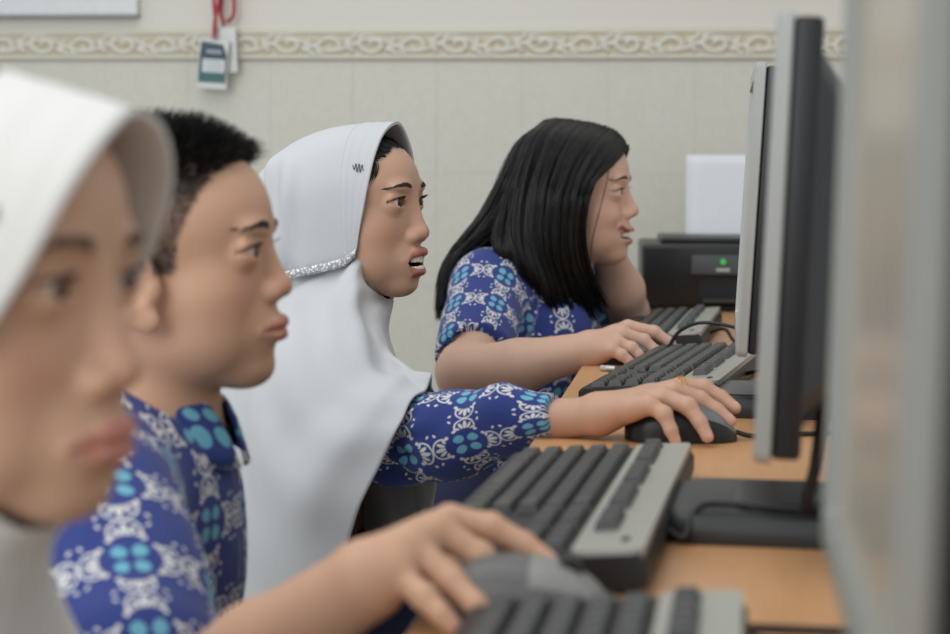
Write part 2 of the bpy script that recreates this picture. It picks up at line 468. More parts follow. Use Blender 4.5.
# ================================================================== desk
def desk_mat():
    m, nt, bs = newmat('beech_laminate')
    g = noise(nt, 14, 5, stretch=(9, .8, 1), rough=.6); g2 = noise(nt, 90, 3, stretch=(6, .25, 1))
    c = mixc(nt, g, lin('#bf8e62'), lin('#d3a375')); c = mixc(nt, Ex(nt, g2)*.35, c, lin('#b98a60'))
    nt.links.new(c, bs.inputs['Base Color']); bs.inputs['Roughness'].default_value = .38; bs.inputs['Specular IOR Level'].default_value = .35
    return m
M_DESK = desk_mat(); M_DESKD = plain('dark_desk_panel', '#6a5847', .5)
XD = -.172; ZD = .72
desk = thing('computer_desk', 'long beech topped computer desk carrying the keyboards and monitors', 'desk', (.16, 1.95, 0))
MB().box((.0, 0, ZD-.014), (.664, 3.55, .028), .002).build('desk_top', M_DESK, desk)
MB().box((-.02, 0, ZD-.078), (.56, 3.4, .10)).build('apron', M_DESKD, desk)
for y in (-1.65, -.78, -.12, .58, 1.65): MB().box((0, y, .332), (.58, .03, .664)).build('leg_panel', M_DESKD, desk)
# ================================================================== monitors
M_SILV = plain('silver_bezel', '#a9aba8', .38, .25, .02); M_SILV2 = plain('grey_bezel', '#8e908b', .4, .2, .02)
M_BLK = plain('black_plastic', '#17191c', .45, 0, .05); M_BLK2 = plain('black_gloss_plastic', '#26282a', .3, 0, .04); M_DGREY = plain('dark_grey_plastic', '#2e3032', .45)
M_SCREEN = plain('screen_glass', '#4a453d', .22, 0, .02, spec=.8)
_b = M_SCREEN.node_tree.nodes['Principled BSDF']; _b.inputs['Emission Color'].default_value = (.50, .44, .34, 1); _b.inputs['Emission Strength'].default_value = .28
M_WHITEP = plain('white_plug', '#b9b9b4', .45)
PW, PH, PZ = .36, .288, .074
def rrect(w, h, r, n=6):
    P = []
    for ci, (sx, sy) in enumerate(((1, 1), (-1, 1), (-1, -1), (1, -1))):
        for k in range(n+1):
            a = PI/2*(ci+k/n); P.append((sx*(w/2-r)+r*math.cos(a), sy*(h/2-r)+r*math.sin(a)))
    return P
def make_monitor(label, loc, rotz, lean, bez=M_SILV, neck=True, base_front=-.068):
    t = thing('monitor', label, 'monitor', loc, rotz, 'monitors along the desk')
    if loc[2] > ZD: MB().box((.05, 0, -.006), (.22, .2, .012), .002).build('pad', M_DGREY, t)
    ca, sa = math.cos(lean), math.sin(lean); zc = PZ+PH/2
    def lx(m):                                                # lean the panel back about its lower edge
        m.v = [((x*ca+(z-PZ)*sa), y, PZ+(z-PZ)*ca-x*sa) for x, y, z in m.v]; return m
    m = MB(); b = .018; V = []; F = []
    loops = [(.0115, PW-.004, PH-.004, .006), (.0105, PW, PH, .007), (.0025, PW, PH, .007), (0, PW-.005, PH-.005, .006), (0, PW-2*b+.003, PH-2*b+.003, .003), (.0085, PW-2*b, PH-2*b, .002)]
    for x, w_, h_, r_ in loops: V += [(x, p[0], zc+p[1]) for p in rrect(w_, h_, r_)]
    n = 28
    for r_ in range(len(loops)-1):
        for k in range(n): F.append((r_*n+k, (r_+1)*n+k, (r_+1)*n+(k+1) % n, r_*n+(k+1) % n))
    m.add(V, F); lx(m).build('bezel', bez, t, auto=40)
    lx(MB().box((.010, 0, zc), (.006, PW-2*b+.004, PH-2*b+.004))).build('screen', M_SCREEN, t)
    m = MB().box((.0205, 0, zc), (.019, PW-.006, PH-.006), .004); lx(m).build('rear_shell', M_BLK, t, auto=40)
    # bulge: stacked outlines
    V = []; F = []; rings = [(.0285, PW*.90, PH*.86, 0), (.045, PW*.80, PH*.72, -.004), (.066, PW*.66, PH*.60, -.008), (.074, PW*.60, PH*.54, -.008)]
    for x, w_, h_, dz in rings:
        V += [(x, p[0], zc+dz+p[1]) for p in rrect(w_, h_, .02)]
    n = 28
    for r in range(len(rings)-1):
        for k in range(n): F.append((r*n+k, r*n+(k+1) % n, (r+1)*n+(k+1) % n, (r+1)*n+k))
    F.append(tuple(range((len(rings)-1)*n, len(rings)*n))); F.append(tuple(range(n-1, -1, -1)))
    m = MB().add(V, F)
    lx(m).build('rear_cover', M_BLK2, t, auto=30)
    m = MB()
    for sy in (-1,):
        for k in range(16): m.box((.0545, sy*PW*.372, zc-.09+.011*k), (.012, .01, .004), 0, Matrix.Rotation(-sy*.72, 3, 'Z'))
    lx(m).build('vent_slots', M_DGREY, t)
    # stand
    m = MB(); m.box((.088, 0, .13), (.022, .075, .24), .006); m.box((.080, 0, .19), (.03, .06, .05), .004)
    m.build('neck', M_BLK, t, auto=40)
    P0 = rrect(.245, .165, .03, 7); cx = base_front+.1225
    V = []; F = []
    for z, sc in ((0, .985), (.004, 1), (.012, .995), (.0195, .955), (.0215, .90)):
        V += [(cx+p[0]*sc, p[1]*sc, z) for p in P0]
    n = len(P0)
    for r in range(4):
        for k in range(n): F.append((r*n+k, r*n+(k+1) % n, (r+1)*n+(k+1) % n, (r+1)*n+k))
    F.append(tuple(range(4*n, 5*n))); F.append(tuple(range(n-1, -1, -1)))
    b_ = MB().add(V, F).build('base', M_DGREY, t, auto=40)
    MB().prism([(cx+.015+p[0], p[1]) for p in rrect(.17, .125, .02)], .0215, .0228).build('base_plate', M_BLK2, b_)
    P = catmull([(.050, -.080, .17), (.046, -.086, .11), (.041, -.084, .06), (.037, -.076, .027), (.07, -.05, .027), (.15, -.03, .027)], 40)
    P[:, 2] = np.maximum(P[:, 2], .027); cb = MB().tube(P, .0042, 8).build('power_cable', M_BLK, t, smooth=True)
    P = catmull([(.060, -.06, .17), (.066, -.082, .10), (.080, -.092, .052)], 16); MB().tube(P, .0035, 8).build('video_cable', M_DGREY, t, smooth=True)
    MB().box((.084, -.094, .043), (.028, .015, .013), .003, Matrix.Rotation(.9, 3, 'Y')).build('plug', M_WHITEP, t)
    return t
make_monitor('nearest grey framed monitor, its dark screen filling the right edge', (.051, .73, ZD+.012), 0, math.radians(1.2), M_SILV2)
make_monitor('black backed monitor seen edge on, on a black base beside the large keyboard', (.031, 1.395, ZD), -math.radians(2.2), math.radians(2.0))
make_monitor('thin silver edged monitor in front of the printer', (.0195, 2.05, ZD), -math.radians(.25), math.radians(2.8))
# ================================================================== keyboards
M_KEY = plain('black_keys', '#3a3d3d', .42, 0, .06); M_KBASE = plain('keyboard_body', '#1b1c1d', .5); M_KSIL = plain('keyboard_silver', '#a3a39b', .42, .15, .02)
M_LEG = plain('key_print', '#7e817f', .5)
KL, KD = .450, .157
def kz(y): return .0155+.012*y/KD                            # top of the deck
KEY_ME = {}
def key_mesh(w, d=.0172, h=.0068):
    k = (round(w, 4), round(d, 4))
    if k not in KEY_ME:
        m = MB(); V = []; F = []
        for z, ins in ((0, 0), (h*.55, .0012), (h, .0026)):
            V += [(sx*(w/2-ins-.0005), sy*(d/2-ins-.0005), z) for sx, sy in ((1, 1), (-1, 1), (-1, -1), (1, -1))]
        for r in range(2):
            for q in range(4): F.append((r*4+q, r*4+(q+1) % 4, (r+1)*4+(q+1) % 4, (r+1)*4+q))
        F += [(8, 9, 10, 11), (3, 2, 1, 0)]
        me = bpy.data.meshes.new('key'); me.from_pydata(V, [], F); me.materials.append(M_KEY); me.update()
        me.polygons.foreach_set('use_smooth', np.full(len(me.polygons), False))
        KEY_ME[k] = me
    return KEY_ME[k]
def key_layout():
    K = []; U = .0189; x0 = -KL/2+.0155; y0 = .0215; pit = .0188
    rows = [[1.3, 1.1, 1.3, 6.3, 1.3, 1.1, 1.3, 1.3], [2.3]+[1]*10+[2.7], [1.8]+[1]*11+[2.2], [1.5]+[1]*12+[1.5], [1]*13+[2]]
    for r, ws in enumerate(rows):
        x = x0
        for w_ in ws: K.append((x+w_*U/2, y0+r*pit, w_*U)); x += w_*U
    xn = x0+15*U+.008
    for cx in range(3):
        K.append((xn+(cx+.5)*U, y0, U))
        for r in (3, 4): K.append((xn+(cx+.5)*U, y0+r*pit, U))
    K.append((xn+1.5*U, y0+pit, U))
    xp = xn+3*U+.008
    for r in range(1, 5):
        for cx in range(3): K.append((xp+(cx+.5)*U, y0+r*pit, U))
    K.append((xp+U, y0, 2*U)); K.append((xp+2.5*U, y0, U))
    for r in range(5): K.append((xp+3.45*U, y0+r*pit, U*.9))
    yf = y0+5*pit+.0085
    K.append((x0+U*.5, yf, U*.85))
    for g in range(4):
        for q in range(3 if g == 3 else 4): K.append((x0+(1.6+g*5.05+q)*U-.003+U*.5, yf, U*.96))
    return K
KEYS = key_layout()
def make_keyboard(label, loc, rotz, cable):
    t = thing('keyboard', label, 'keyboard', loc, rotz, 'keyboards along the desk')
    prof = [(.0, .004), (.0, .012), (.004, kz(.004)), (KD-.006, kz(KD-.006)), (KD, .018), (KD, .006), (KD-.01, .002), (.01, 0)]
    V = []; F = []; n = len(prof); xs = [(-KL/2, .004), (-KL/2+.004, 0), (KL/2-.004, 0), (KL/2, .004)]
    for x, ins in xs:
        cy = KD/2; V += [(x, cy+(y-cy)*(1-ins/KD*2), (z-.01)*(1-ins*30)+.01) for y, z in prof]
    for a in range(3):
        for k in range(n): F.append((a*n+k, a*n+(k+1) % n, (a+1)*n+(k+1) % n, (a+1)*n+k))
    F.append(tuple(range(n-1, -1, -1))); F.append(tuple(range(3*n, 4*n)))
    MB().add([(x, y-KD/2, z) for x, y, z in V], F).build('body', M_KBASE, t, auto=35)
    # silver back panel
    m = MB(); y0, y1 = .1085, KD-.003; pl = rrect(KL-.004, y1-y0, .008)
    top = []; bot = []
    for p in pl:
        y = (y0+y1)/2+p[1]; top.append((p[0], y-KD/2, kz(y)+.0022)); bot.append((p[0]*1.003, y-KD/2, kz(y)-.004))
    n = len(pl); m.add(bot+top, [(k, (k+1) % n, n+(k+1) % n, n+k) for k in range(n)]+[tuple(range(n, 2*n))])
    m.build('silver_panel', M_KSIL, t, auto=30)
    MB().box((.19, .140-KD/2, kz(.14)+.0026), (.012, .005, .001), 0, Matrix.Rotation(.076, 3, 'X')).build('badge_mark', M_DGREY, t)
    for i, (x, y, w_) in enumerate(KEYS):
        o = bpy.data.objects.new('space_bar' if w_ > .1 else 'key', key_mesh(w_)); COL.objects.link(o); o.parent = t
        o.location = (x, y-KD/2, kz(y)+(.0022 if y > .12 else -.0005)); o.rotation_euler = (.076, 0, 0)
    for sx in (-1, 1): MB().box((sx*.19, .135-KD/2, .0045), (.03, .012, .009)).build('foot', M_KBASE, t)
    if cable is not None:
        P = catmull(cable, 50); P[:, 2] = np.maximum(P[:, 2], .0032)
        MB().tube(P, .0026, 8).build('cable', M_BLK, t, smooth=True)
    return t
def kloc(px_nr, Dn, dirdeg):
    """keyboard from its near, back (right) corner and the direction its length runs"""
    a = YAW-0; th = math.radians(dirdeg)                      # direction of the length measured from the camera axis
    c = W(px_nr, 300, Dn); c[2] = ZD
    L = FH*math.cos(th)+RH*math.sin(th); N = RH*math.cos(th)-FH*math.sin(th)
    ctr = c+L*KL/2-N*KD/2
    return ctr, math.atan2(-L[1], -L[0])
c1, r1 = kloc(757, .600, 8.2); make_keyboard('nearest keyboard, cut off by the lower edge of the photo', c1, r1,
    [(-.19, .075, .012), (-.195, .10, .004), (-.19, .15, .003), (-.20, .24, .003)])
c2, r2 = kloc(651, 1.148, 10.2); make_keyboard('black and silver keyboard in front of the boy, large and in full view', c2, r2,
    [(.06, .075, .012), (.065, .09, .006), (.05, .098, .024), (.045, .12, .027), (.05, .18, .026), (.055, .24, .027), (.05, .30, .026)])
c3, r3 = kloc(722, 2.03, 15.4); make_keyboard('keyboard under the ringed hand, beside the pencil', c3, r3,
    [(.0, .075, .012), (.03, .10, .02), (.09, .115, .012), (.14, .125, .004), (.16, .16, .003), (.10, .22, .003)])
c4, r4 = kloc(703, 2.60, 10.8); make_keyboard('farthest keyboard, in front of the printer', c4, r4,
    [(.05, .075, .012), (.07, .10, .02), (.11, .12, .004), (.14, .16, .003)])
# ================================================================== mice
M_MBLK = plain('mouse_black', '#17181a', .38); M_MSIL = plain('mouse_silver', '#77797a', .3, .35); M_MGREY = plain('mouse_grey', '#8b8b87', .4, .1)
M_MGREY2 = plain('mouse_grey_side', '#5f605e', .45)
def make_mouse(label, loc, rotz, topmat, cable, s=1.0, shell=None):
    t = thing('computer_mouse', label, 'mouse', loc, rotz, 'computer mice on the desk')
    L, Wd, H = .108*s, .062*s, .037*s
    nu, nv = 40, 32; U = np.linspace(0, 1, nu)
    V = []
    for u in U:                                               # rear (0) to nose (1)
        w_ = Wd/2*(max(1e-3, 1-abs(2*u-1)**2.6))**.5*(1-.08*math.sin(PI*u)**2)
        h = H*(max(0, 1-abs((u-.40)/.60)**2.4))**.62 if u > .4 else H*(max(0, 1-abs((u-.40)/.44)**2.2))**.6
        h = max(h, .012*s*(1-abs(2*u-1)**6))
        for k in range(nv):
            a = PI*k/(nv-1); e = .62
            V.append((L*(u-.5), w_*math.copysign(abs(math.cos(a))**e, math.cos(a)), max(.0, h*math.sin(a)**.75)+.001))
    V = np.array(V); ii, jj = np.meshgrid(np.arange(nu-1), np.arange(nv-1), indexing='ij'); Q = grid_quads(nu, nv)
    nose = ((ii >= 21)&(ii < 38)&(jj >= 6)&(jj < 25)).ravel()
    mesh_np('shell', V, Q[~nose], shell or M_MBLK, t)
    mesh_np('front_cover', V+np.array([0, 0, .0003]), Q[nose], topmat, t)
    MB().cyl((L*.24, -.004, H*.80), (L*.24, .004, H*.80), .008*s).build('scroll_wheel', M_MBLK, t, auto=40)
    MB().prism([(L*.44*math.cos(a), Wd*.40*math.sin(a)) for a in np.linspace(0, 2*PI, 28)[:-1]], 0, .003).build('underside', M_MBLK, t)
    P = catmull(cable, 50); P[:, 2] = np.maximum(P[:, 2], .0028)
    MB().tube(P, .0024, 8).build('cable', M_BLK, t, smooth=True)
    return t
def atdesk(px, D):
    p = W(px, 300, D); p[2] = ZD; return p
make_mouse('black mouse with a silver front under the ringed hand', atdesk(683, 1.80), YAW, M_MSIL,
           [(.052, 0, .008), (.066, 0, .004), (.085, .012, .003), (.11, .02, .003), (.16, .03, .003)])
make_mouse('grey mouse under the boy\'s blurred hand', atdesk(527, 1.09), YAW-.12, M_MGREY,
           [(.052, 0, .008), (.066, 0, .004), (.085, -.01, .003), (.13, -.012, .003), (.25, -.015, .003)], 1.0, M_MGREY2)
make_mouse('small black mouse under the hand of the long haired girl', atdesk(622, 2.475), YAW+.1, M_MSIL,
           [(.052, 0, .010), (.062, -.002, .02), (.075, -.01, .042), (.10, -.03, .055), (.14, -.05, .05), (.19, -.06, .03), (.21, -.05, .01)], .86)
# ================================================================== pencil
M_ERA = plain('eraser', '#b9b4ad', .7); M_FER = plain('ferrule', '#a8a9aa', .3, .8); M_PEN = plain('pencil_red', '#571f22', .35); M_WOODP = plain('pencil_wood', '#b98e5e', .6); M_LEAD = plain('lead', '#222222', .4)
pa = onz(601, 368, ZD+.004); pb = onz(650, 370.5, ZD+.004); d = (pb-pa)/np.linalg.norm(pb-pa)
t = thing('pencil', 'dark red pencil with a pale eraser lying at the desk edge', 'pencil', pa, math.atan2(d[1], d[0]))
MB().cyl((0, 0, 0), (.008, 0, 0), .0038, n=14).build('eraser', M_ERA, t, auto=40)
MB().cyl((.008, 0, 0), (.019, 0, 0), .0041, n=14).build('ferrule', M_FER, t, auto=40)
MB().cyl((.019, 0, 0), (.105, 0, 0), .0038, n=6).build('shaft', M_PEN, t)
MB().cyl((.105, 0, 0), (.118, 0, 0), .0037, .001, n=12).build('tip', M_WOODP, t)
# ================================================================== printer
M_PRT = plain('printer_black', '#141517', .35); M_PRT2 = plain('printer_panel', '#3b3e3f', .4); M_LCD = plain('small_display', '#55595a', .2); M_PAPER = plain('white_paper', '#e2e5ea', .8, 0, .01)
m, nt, bs = newmat('green_light'); bs.inputs['Base Color'].default_value = lin('#2f9e3f'); bs.inputs['Emission Color'].default_value = lin('#37b54a'); bs.inputs['Emission Strength'].default_value = .6; M_LED = m
M_PGUIDE = plain('paper_guide', '#27383f', .4)
fl = W(641.5, 300, 3.32); fl[2] = ZD
prw = .43; ry = YAW*.55
ax_ = np.array([math.cos(ry), math.sin(ry), 0]); ctr = fl+ax_*prw/2
t = thing('printer', 'black inkjet printer with a dark control panel at the far end of the desk', 'printer', ctr, ry)
m = MB(); m.box((0, .13, .062), (prw, .26, .108), .006); m.build('body', M_PRT, t, auto=40)
MB().box((.005, .15, .1205), (prw-.06, .20, .012), .004).build('lid', M_PRT, t, auto=40)
MB().box((0, .135, .005), (prw-.02, .24, .01)).build('foot_plate', M_PRT, t)
cp = MB().box((.02, -.004, .080), (prw-.13, .022, .036), .003, Matrix.Rotation(-.18, 3, 'X')).build('control_panel', M_PRT2, t, auto=40)
MB().box((.055, -.0165, .082), (.05, .003, .022), .001).build('display', M_LCD, cp)
MB().cyl((-.075, -.013, .0875), (-.075, -.018, .0875), .0048, n=16).build('power_light', M_LED, cp)
MB().cyl((-.035, -.013, .082), (-.035, -.018, .082), .0055, n=16).build('button', M_LCD, cp)
MB().box((-.075, -.016, .073), (.024, .002, .006), .001).build('button', M_WHITEP, cp)
MB().box((.03, .0015, .040), (prw-.14, .004, .034)).build('tray_slot', M_BLK, t)
MB().box((.03, -.012, .020), (prw-.15, .03, .005), .001).build('output_tray', M_PRT2, t)
sup = MB().box((.02, .262, .155), (.235, .006, .095), .002, Matrix.Rotation(-.2, 3, 'X')).build('paper_support', M_PGUIDE, t)
pl_ = W(684, 236, 3.50); pr_ = W(802, 236, 3.50)
sh = thing('paper_sheet', 'blank white paper standing in the back of the printer', 'paper', W(743, 237, 3.535), ry)
V = []; nxp = 8
for i in range(nxp):
    for j in range(10):
        u = i/(nxp-1)-.5; v = j/9; V.append((u*.212, .02*v+.006*math.sin(PI*v), -.01+v*.162))
o = mesh_np('sheet', V, grid_quads(nxp, 10), M_PAPER, sh); solidify(o, .002)
# ================================================================== people: tools
def mm(*a): return np.array(a, float)/1000
class Head:
    """local frame in millimetres: x forward, y to the person's left, z up, z = 0 at the eyes, x = 0 at the ear canals"""
    def __init__(s, anchor, at, yaw, pitch=0, roll=0, scale=1.0, mouth='closed', nz=0, mz=0, jz=0):
        y, p, r = map(math.radians, (yaw, pitch, roll))
        f = RH*math.cos(y)-FH*math.sin(y); u = UZ.copy(); l = np.cross(u, f)
        f, u = f*math.cos(p)+u*math.sin(p), u*math.cos(p)-f*math.sin(p)
        l, u = l*math.cos(r)+u*math.sin(r), u*math.cos(r)-l*math.sin(r)
        s.R = np.stack([f, l, u], 1); s.k = scale; s.nz, s.mz, s.jz = nz, mz, jz; s.mouth = mouth
        m = dict(MOUTHS[mouth]); sh = lambda p: tuple(p[:-1])+(p[-1]+mz,)
        for q in ('corner', 'um', 'uc', 'lm', 'lc'): m[q] = sh(m[q])
        s.m = m; s.O = np.asarray(at)-s.R@(np.asarray(anchor, float)*scale/1000)
    def w(s, *p):
        p = np.asarray(p[0] if len(p) == 1 else p, float); return s.O+(p*s.k/1000)@s.R.T
    def loc(s, P): return ((np.asarray(P)-s.O)@s.R)*1000/s.k
    def ell(s, c, r, rot=None):
        Ml = np.eye(3) if rot is None else np.array(rot)          # rows: the ellipsoid's axes in head space
        return Ell(s.w(c), np.array(r, float)*s.k/1000, Ml@s.R.T)
    def cone(s, a, b, ra, rb): return Cone(s.w(a), s.w(b), ra*s.k/1000, rb*s.k/1000)
    def fn(s, f, lo, hi):
        """f takes head space mm, returns mm"""
        cs = np.array([s.w(x, y, z) for x in (lo[0], hi[0]) for y in (lo[1], hi[1]) for z in (lo[2], hi[2])])
        R = s.R.astype(np.float32); O = s.O; kk = np.float32(1000/s.k)
        def g(X, Y, Z):
            dx, dy, dz = (X-np.float32(O[0]))*kk, (Y-np.float32(O[1]))*kk, (Z-np.float32(O[2]))*kk
            return f(dx*R[0, 0]+dy*R[1, 0]+dz*R[2, 0], dx*R[0, 1]+dy*R[1, 1]+dz*R[2, 1], dx*R[0, 2]+dy*R[1, 2]+dz*R[2, 2])*np.float32(s.k/1000)
        return Fn(g, cs.min(0), cs.max(0))
def rotz3(a): c, s = math.cos(a), math.sin(a); return np.array([[c, s, 0], [-s, c, 0], [0, 0, 1]])
def roty3(a): c, s = math.cos(a), math.sin(a); return np.array([[c, 0, s], [0, 1, 0], [-s, 0, c]])
MOUTHS = {
 'closed': dict(corner=(80, 24, -65.5), um=(90.5, 10, -61.3), uc=(93.6, -60.3), lm=(88.3, 10, -70), lc=(91.3, -70.2), ur=(3.4, 4.0), lr=(4.0, 4.8), dj=0),
 'open': dict(corner=(78, 24, -67), um=(91, 10, -58.3), uc=(94.8, -57.8), lm=(86.5, 10, -80.5), lc=(90.2, -81.5), ur=(3.5, 4.2), lr=(4.4, 5.4), dj=-8),
 'smile': dict(corner=(80, 34, -53), um=(88.5, 16, -59.5), uc=(92, -60.5), lm=(84.5, 16, -73.5), lc=(88, -77.5), ur=(2.6, 3.1), lr=(3.2, 4.0), dj=-4)}
def lip_chain(m):
    c = m['corner']; out = []
    for sgn in (1, -1):
        C = (c[0], sgn*c[1], c[2]); U = (m['um'][0], sgn*m['um'][1], m['um'][2]); L = (m['lm'][0], sgn*m['lm'][1], m['lm'][2])
        out += [(C, U, 2.0, m['ur'][0]), (U, (m['uc'][0], 0, m['uc'][1]), m['ur'][0], m['ur'][1]), (C, L, 2.0, m['lr'][0]), (L, (m['lc'][0], 0, m['lc'][1]), m['lr'][0], m['lr'][1])]
    return out
def head_sdf(F, H, mouth='closed', ears=False, chub=1.0, eyes=1.0, crown=100):
    m = H.m; dj = m['dj']+H.jz; rz = 72; nz, mz = H.nz, H.mz
    F.u(H.ell((-4, 0, crown-rz), (86, 71, rz)))
    F.u(H.ell((36, 0, min(30, crown-64)), (50, 57, 50)), .022)
    F.u(H.ell((30, 0, -34), (54, 56, 58)), .022)
    for s in (1, -1):
        F.u(H.ell((42, s*32, -34), (30, 28*chub, 30)), .016)
        F.u(H.ell((43, s*27, -58+dj*.5), (26, 25*chub, 26)), .016)
        if mouth == 'smile': F.u(H.ell((58, s*35, -34), (20, 17, 14)), .012)
    F.u(H.ell((24, 0, -66+dj*.7), (54, 48*chub, 32)), .02)
    F.u(H.ell((64, 0, -85+dj), (21, 22, 16)), .018)
    F.u(H.ell((71, 0, -63+mz+m['dj']*.3), (20.5, 28, 22)), .014)             # the mouth's mound
    for s in (1, -1):
        F.s_(H.ell((97, s*33, 2), (16, 17, 10)), .014)             # eye sockets
        F.u(H.ell((79, s*24, 18), (9, 19, 6)), .010)               # brow
    F.u(H.cone((81, 0, 4), (92.5, 0, -32+nz), 6.5, 8.5), .011)        # nose
    F.u(H.ell((93, 0, -36+nz), (9.5, 9.5, 8.2)), .006)
    for s in (1, -1): F.u(H.ell((86.5, s*11.5, -39.5+nz), (9, 7, 7)), .006)
    for s in (1, -1): F.s_(H.ell((92.5, s*5.8, -46.5+nz), (5, 2.8, 4), ), .002)
    F.s_(H.ell((98, 0, -51+(nz+mz)/2), (5, 3, 6)), .006)                     # philtrum
    for a, b, ra, rb in lip_chain(m): F.u(H.cone(a, b, ra, rb), .0065)
    if mouth == 'closed':
        c = m['corner']; pts = [(c[0]+2.5, c[1]+.5, c[2]), (94.3, 10, -65.6+mz), (98.3, 0, -65.4+mz), (94.3, -10, -65.6+mz), (c[0]+2.5, -c[1]-.5, c[2])]
        for a, b in zip(pts[:-1], pts[1:]): F.s_(H.cone(a, b, 1.1, 1.3), .0025)
    elif mouth == 'open':
        F.s_(H.ell((88, 0, -69.5+mz), (22, 20.5, 7.0)), .004)
    else:
        F.s_(H.ell((84, 0, -67.0+mz), (21, 28, 5.8)), .003)
        for s in (1, -1): F.s_(H.cone((89, s*15, -65.5+mz), (81, s*33, -55.0+mz), 5.0, 2.2), .003)
    F.s_(H.ell((95, 0, -80+mz+m['dj']*1.25+H.jz*.3), (8, 16, 3.4)), .009)          # under the lower lip
    for s in (1, -1):                                              # lids round the eyeball, then the opening
        c = EYE(s)
        F.u(H.ell(c, (14.6, 15.6, 14.2)), .006)
        F.u(H.cone((c[0]+11.5, c[1]-s*13, c[2]+6.0), (c[0]+6.5, c[1]+s*12, c[2]+7.0), 2.2, 2.2), .005)
        F.s_(H.fn(lambda x, y, z, s=s, c=c: almond(x, y, z, s, c, eyes), (c[0]-2, c[1]-17, c[2]-9), (c[0]+22, c[1]+17, c[2]+9)), .0012, )
    if ears:
        for s in (1, -1):
            rot = rotz3(s*-.42)@roty3(-.16)
            F.u(H.ell((0, s*75, -22), (18, 5.5, 30), rot), .005)
            F.u(H.ell((7, s*72, -46), (9, 5, 9)), .006)
            F.u(H.ell((11, s*70.5, -24), (6, 6, 8)), .006)
            F.s_(H.ell((3, s*80.5, -24), (7, 6, 11)), .004)
            F.s_(H.ell((-5, s*84, -12), (4, 5, 15), rot), .004)
def EYE(s): return np.array([70.5, s*31, 0.0])
def almond(x, y, z, s, c, op=1.0):
    t = (y-c[1])*s/15.0                                            # -1 at the nose, +1 at the outer corner
    q = np.clip(1-t*t, 0, 1); zz = z-c[2]-.9*t
    up = 5.6*op*q**.7+.1; lo = -4.4*op*q**.85-.1
    a = np.maximum(zz-up, lo-zz)*.8; a = np.maximum(a, (np.abs(t)-1)*15.0)
    r = np.sqrt((x-c[0])**2+(y-c[1])**2+(z-c[2])**2)
    return np.maximum(a, 12.9-r)
def lid_edge(c, s, t, op=1.0, r=14.4):
    q = np.clip(1-t*t, 0, 1); y = t*15.0*s; z = .9*t+5.6*op*q**.7; x = np.sqrt(np.maximum(r*r-y*y-z*z, 4.0))
    return np.stack([c[0]+x, c[1]+y, c[2]+z], -1)
def strands_mesh(P, r, sides=3):
    """P (n,k,3) centre lines, r (n,k) or (k,) radii -> vertices, quads"""
    P = np.asarray(P, float); n, k = P.shape[:2]; r = np.broadcast_to(r, (n, k))
    T = np.gradient(P, axis=1); T /= np.linalg.norm(T, axis=2, keepdims=True)+1e-12
    a = np.array([.31, .17, .93]); N = np.cross(T, a); N /= np.linalg.norm(N, axis=2, keepdims=True)+1e-9; B = np.cross(T, N)
    V = np.stack([P+r[..., None]*(N*math.cos(2*PI*i/sides)+B*math.sin(2*PI*i/sides)) for i in range(sides)], 2)
    q = []
    for i in range(sides):
        b = np.arange(n)[:, None]*k*sides+np.arange(k-1)[None]*sides; j = (i+1) % sides
        q.append(np.stack([b+i, b+j, b+sides+j, b+sides+i], -1).reshape(-1, 4))
    return V.reshape(-1, 3), np.concatenate(q)
# --- skin
def skin_mat(name, base, warm, lip):
    m, nt, bs = newmat(name)
    n1 = noise(nt, 28, 4); c = mixc(nt, n1, lin(base), lin(warm))
    c = mixc(nt, attr(nt, 'blush'), c, mixc(nt, .45, c, lin('#b8705c')))
    c = mixc(nt, attr(nt, 'lip'), c, lin(lip)); c = mixc(nt, attr(nt, 'nail'), c, lin('#d3a496'))
    c = mixc(nt, attr(nt, 'scalp'), c, lin('#2d2725')); c = mixc(nt, attr(nt, 'inner'), c, lin('#4a2322'))
    nt.links.new(c, bs.inputs['Base Color']); bs.inputs['Roughness'].default_value = .46; bs.inputs['Specular IOR Level'].default_value = .4
    bs.inputs['Subsurface Weight'].default_value = .18; bs.inputs['Subsurface Radius'].default_value = (1, .4, .22); bs.inputs['Subsurface Scale'].default_value = .005
    bump(nt, bs, noise(nt, 900, 2), .12, .0003); return m
m, nt, bs = newmat('eyeball'); a_ = attr(nt, 'ang')
e_ = Ex(nt, a_); c_ = mixc(nt, e_.lt(.47, .03), lin('#c9c1b9'), mixc(nt, e_.lt(.20, .03), lin('#3a241a'), lin('#0b0908')))
nt.links.new(c_, bs.inputs['Base Color']); bs.inputs['Roughness'].default_value = .16; bs.inputs['Specular IOR Level'].default_value = .35; M_EYE = m
M_HAIR = plain('black_hair', '#120f0d', .42, 0, .12, 25, spec=.45); M_TOOTH = plain('tooth_enamel', '#e9e4d6', .25)
M_BROW = plain('brow_hair', '#3b2f28', .65)
M_GOLD = plain('gold', '#c79a4a', .25, 1.0)
def smooth01(x): x = np.clip(x, 0, 1); return x*x*(3-2*x)
def cone_dist(P, a, b, ra, rb):
    a, b = np.asarray(a, float), np.asarray(b, float); ba = b-a; h = np.clip(((P-a)@ba)/(ba@ba), 0, 1)
    return np.linalg.norm(P-a-h[:, None]*ba, axis=1)-(ra+(rb-ra)*h)
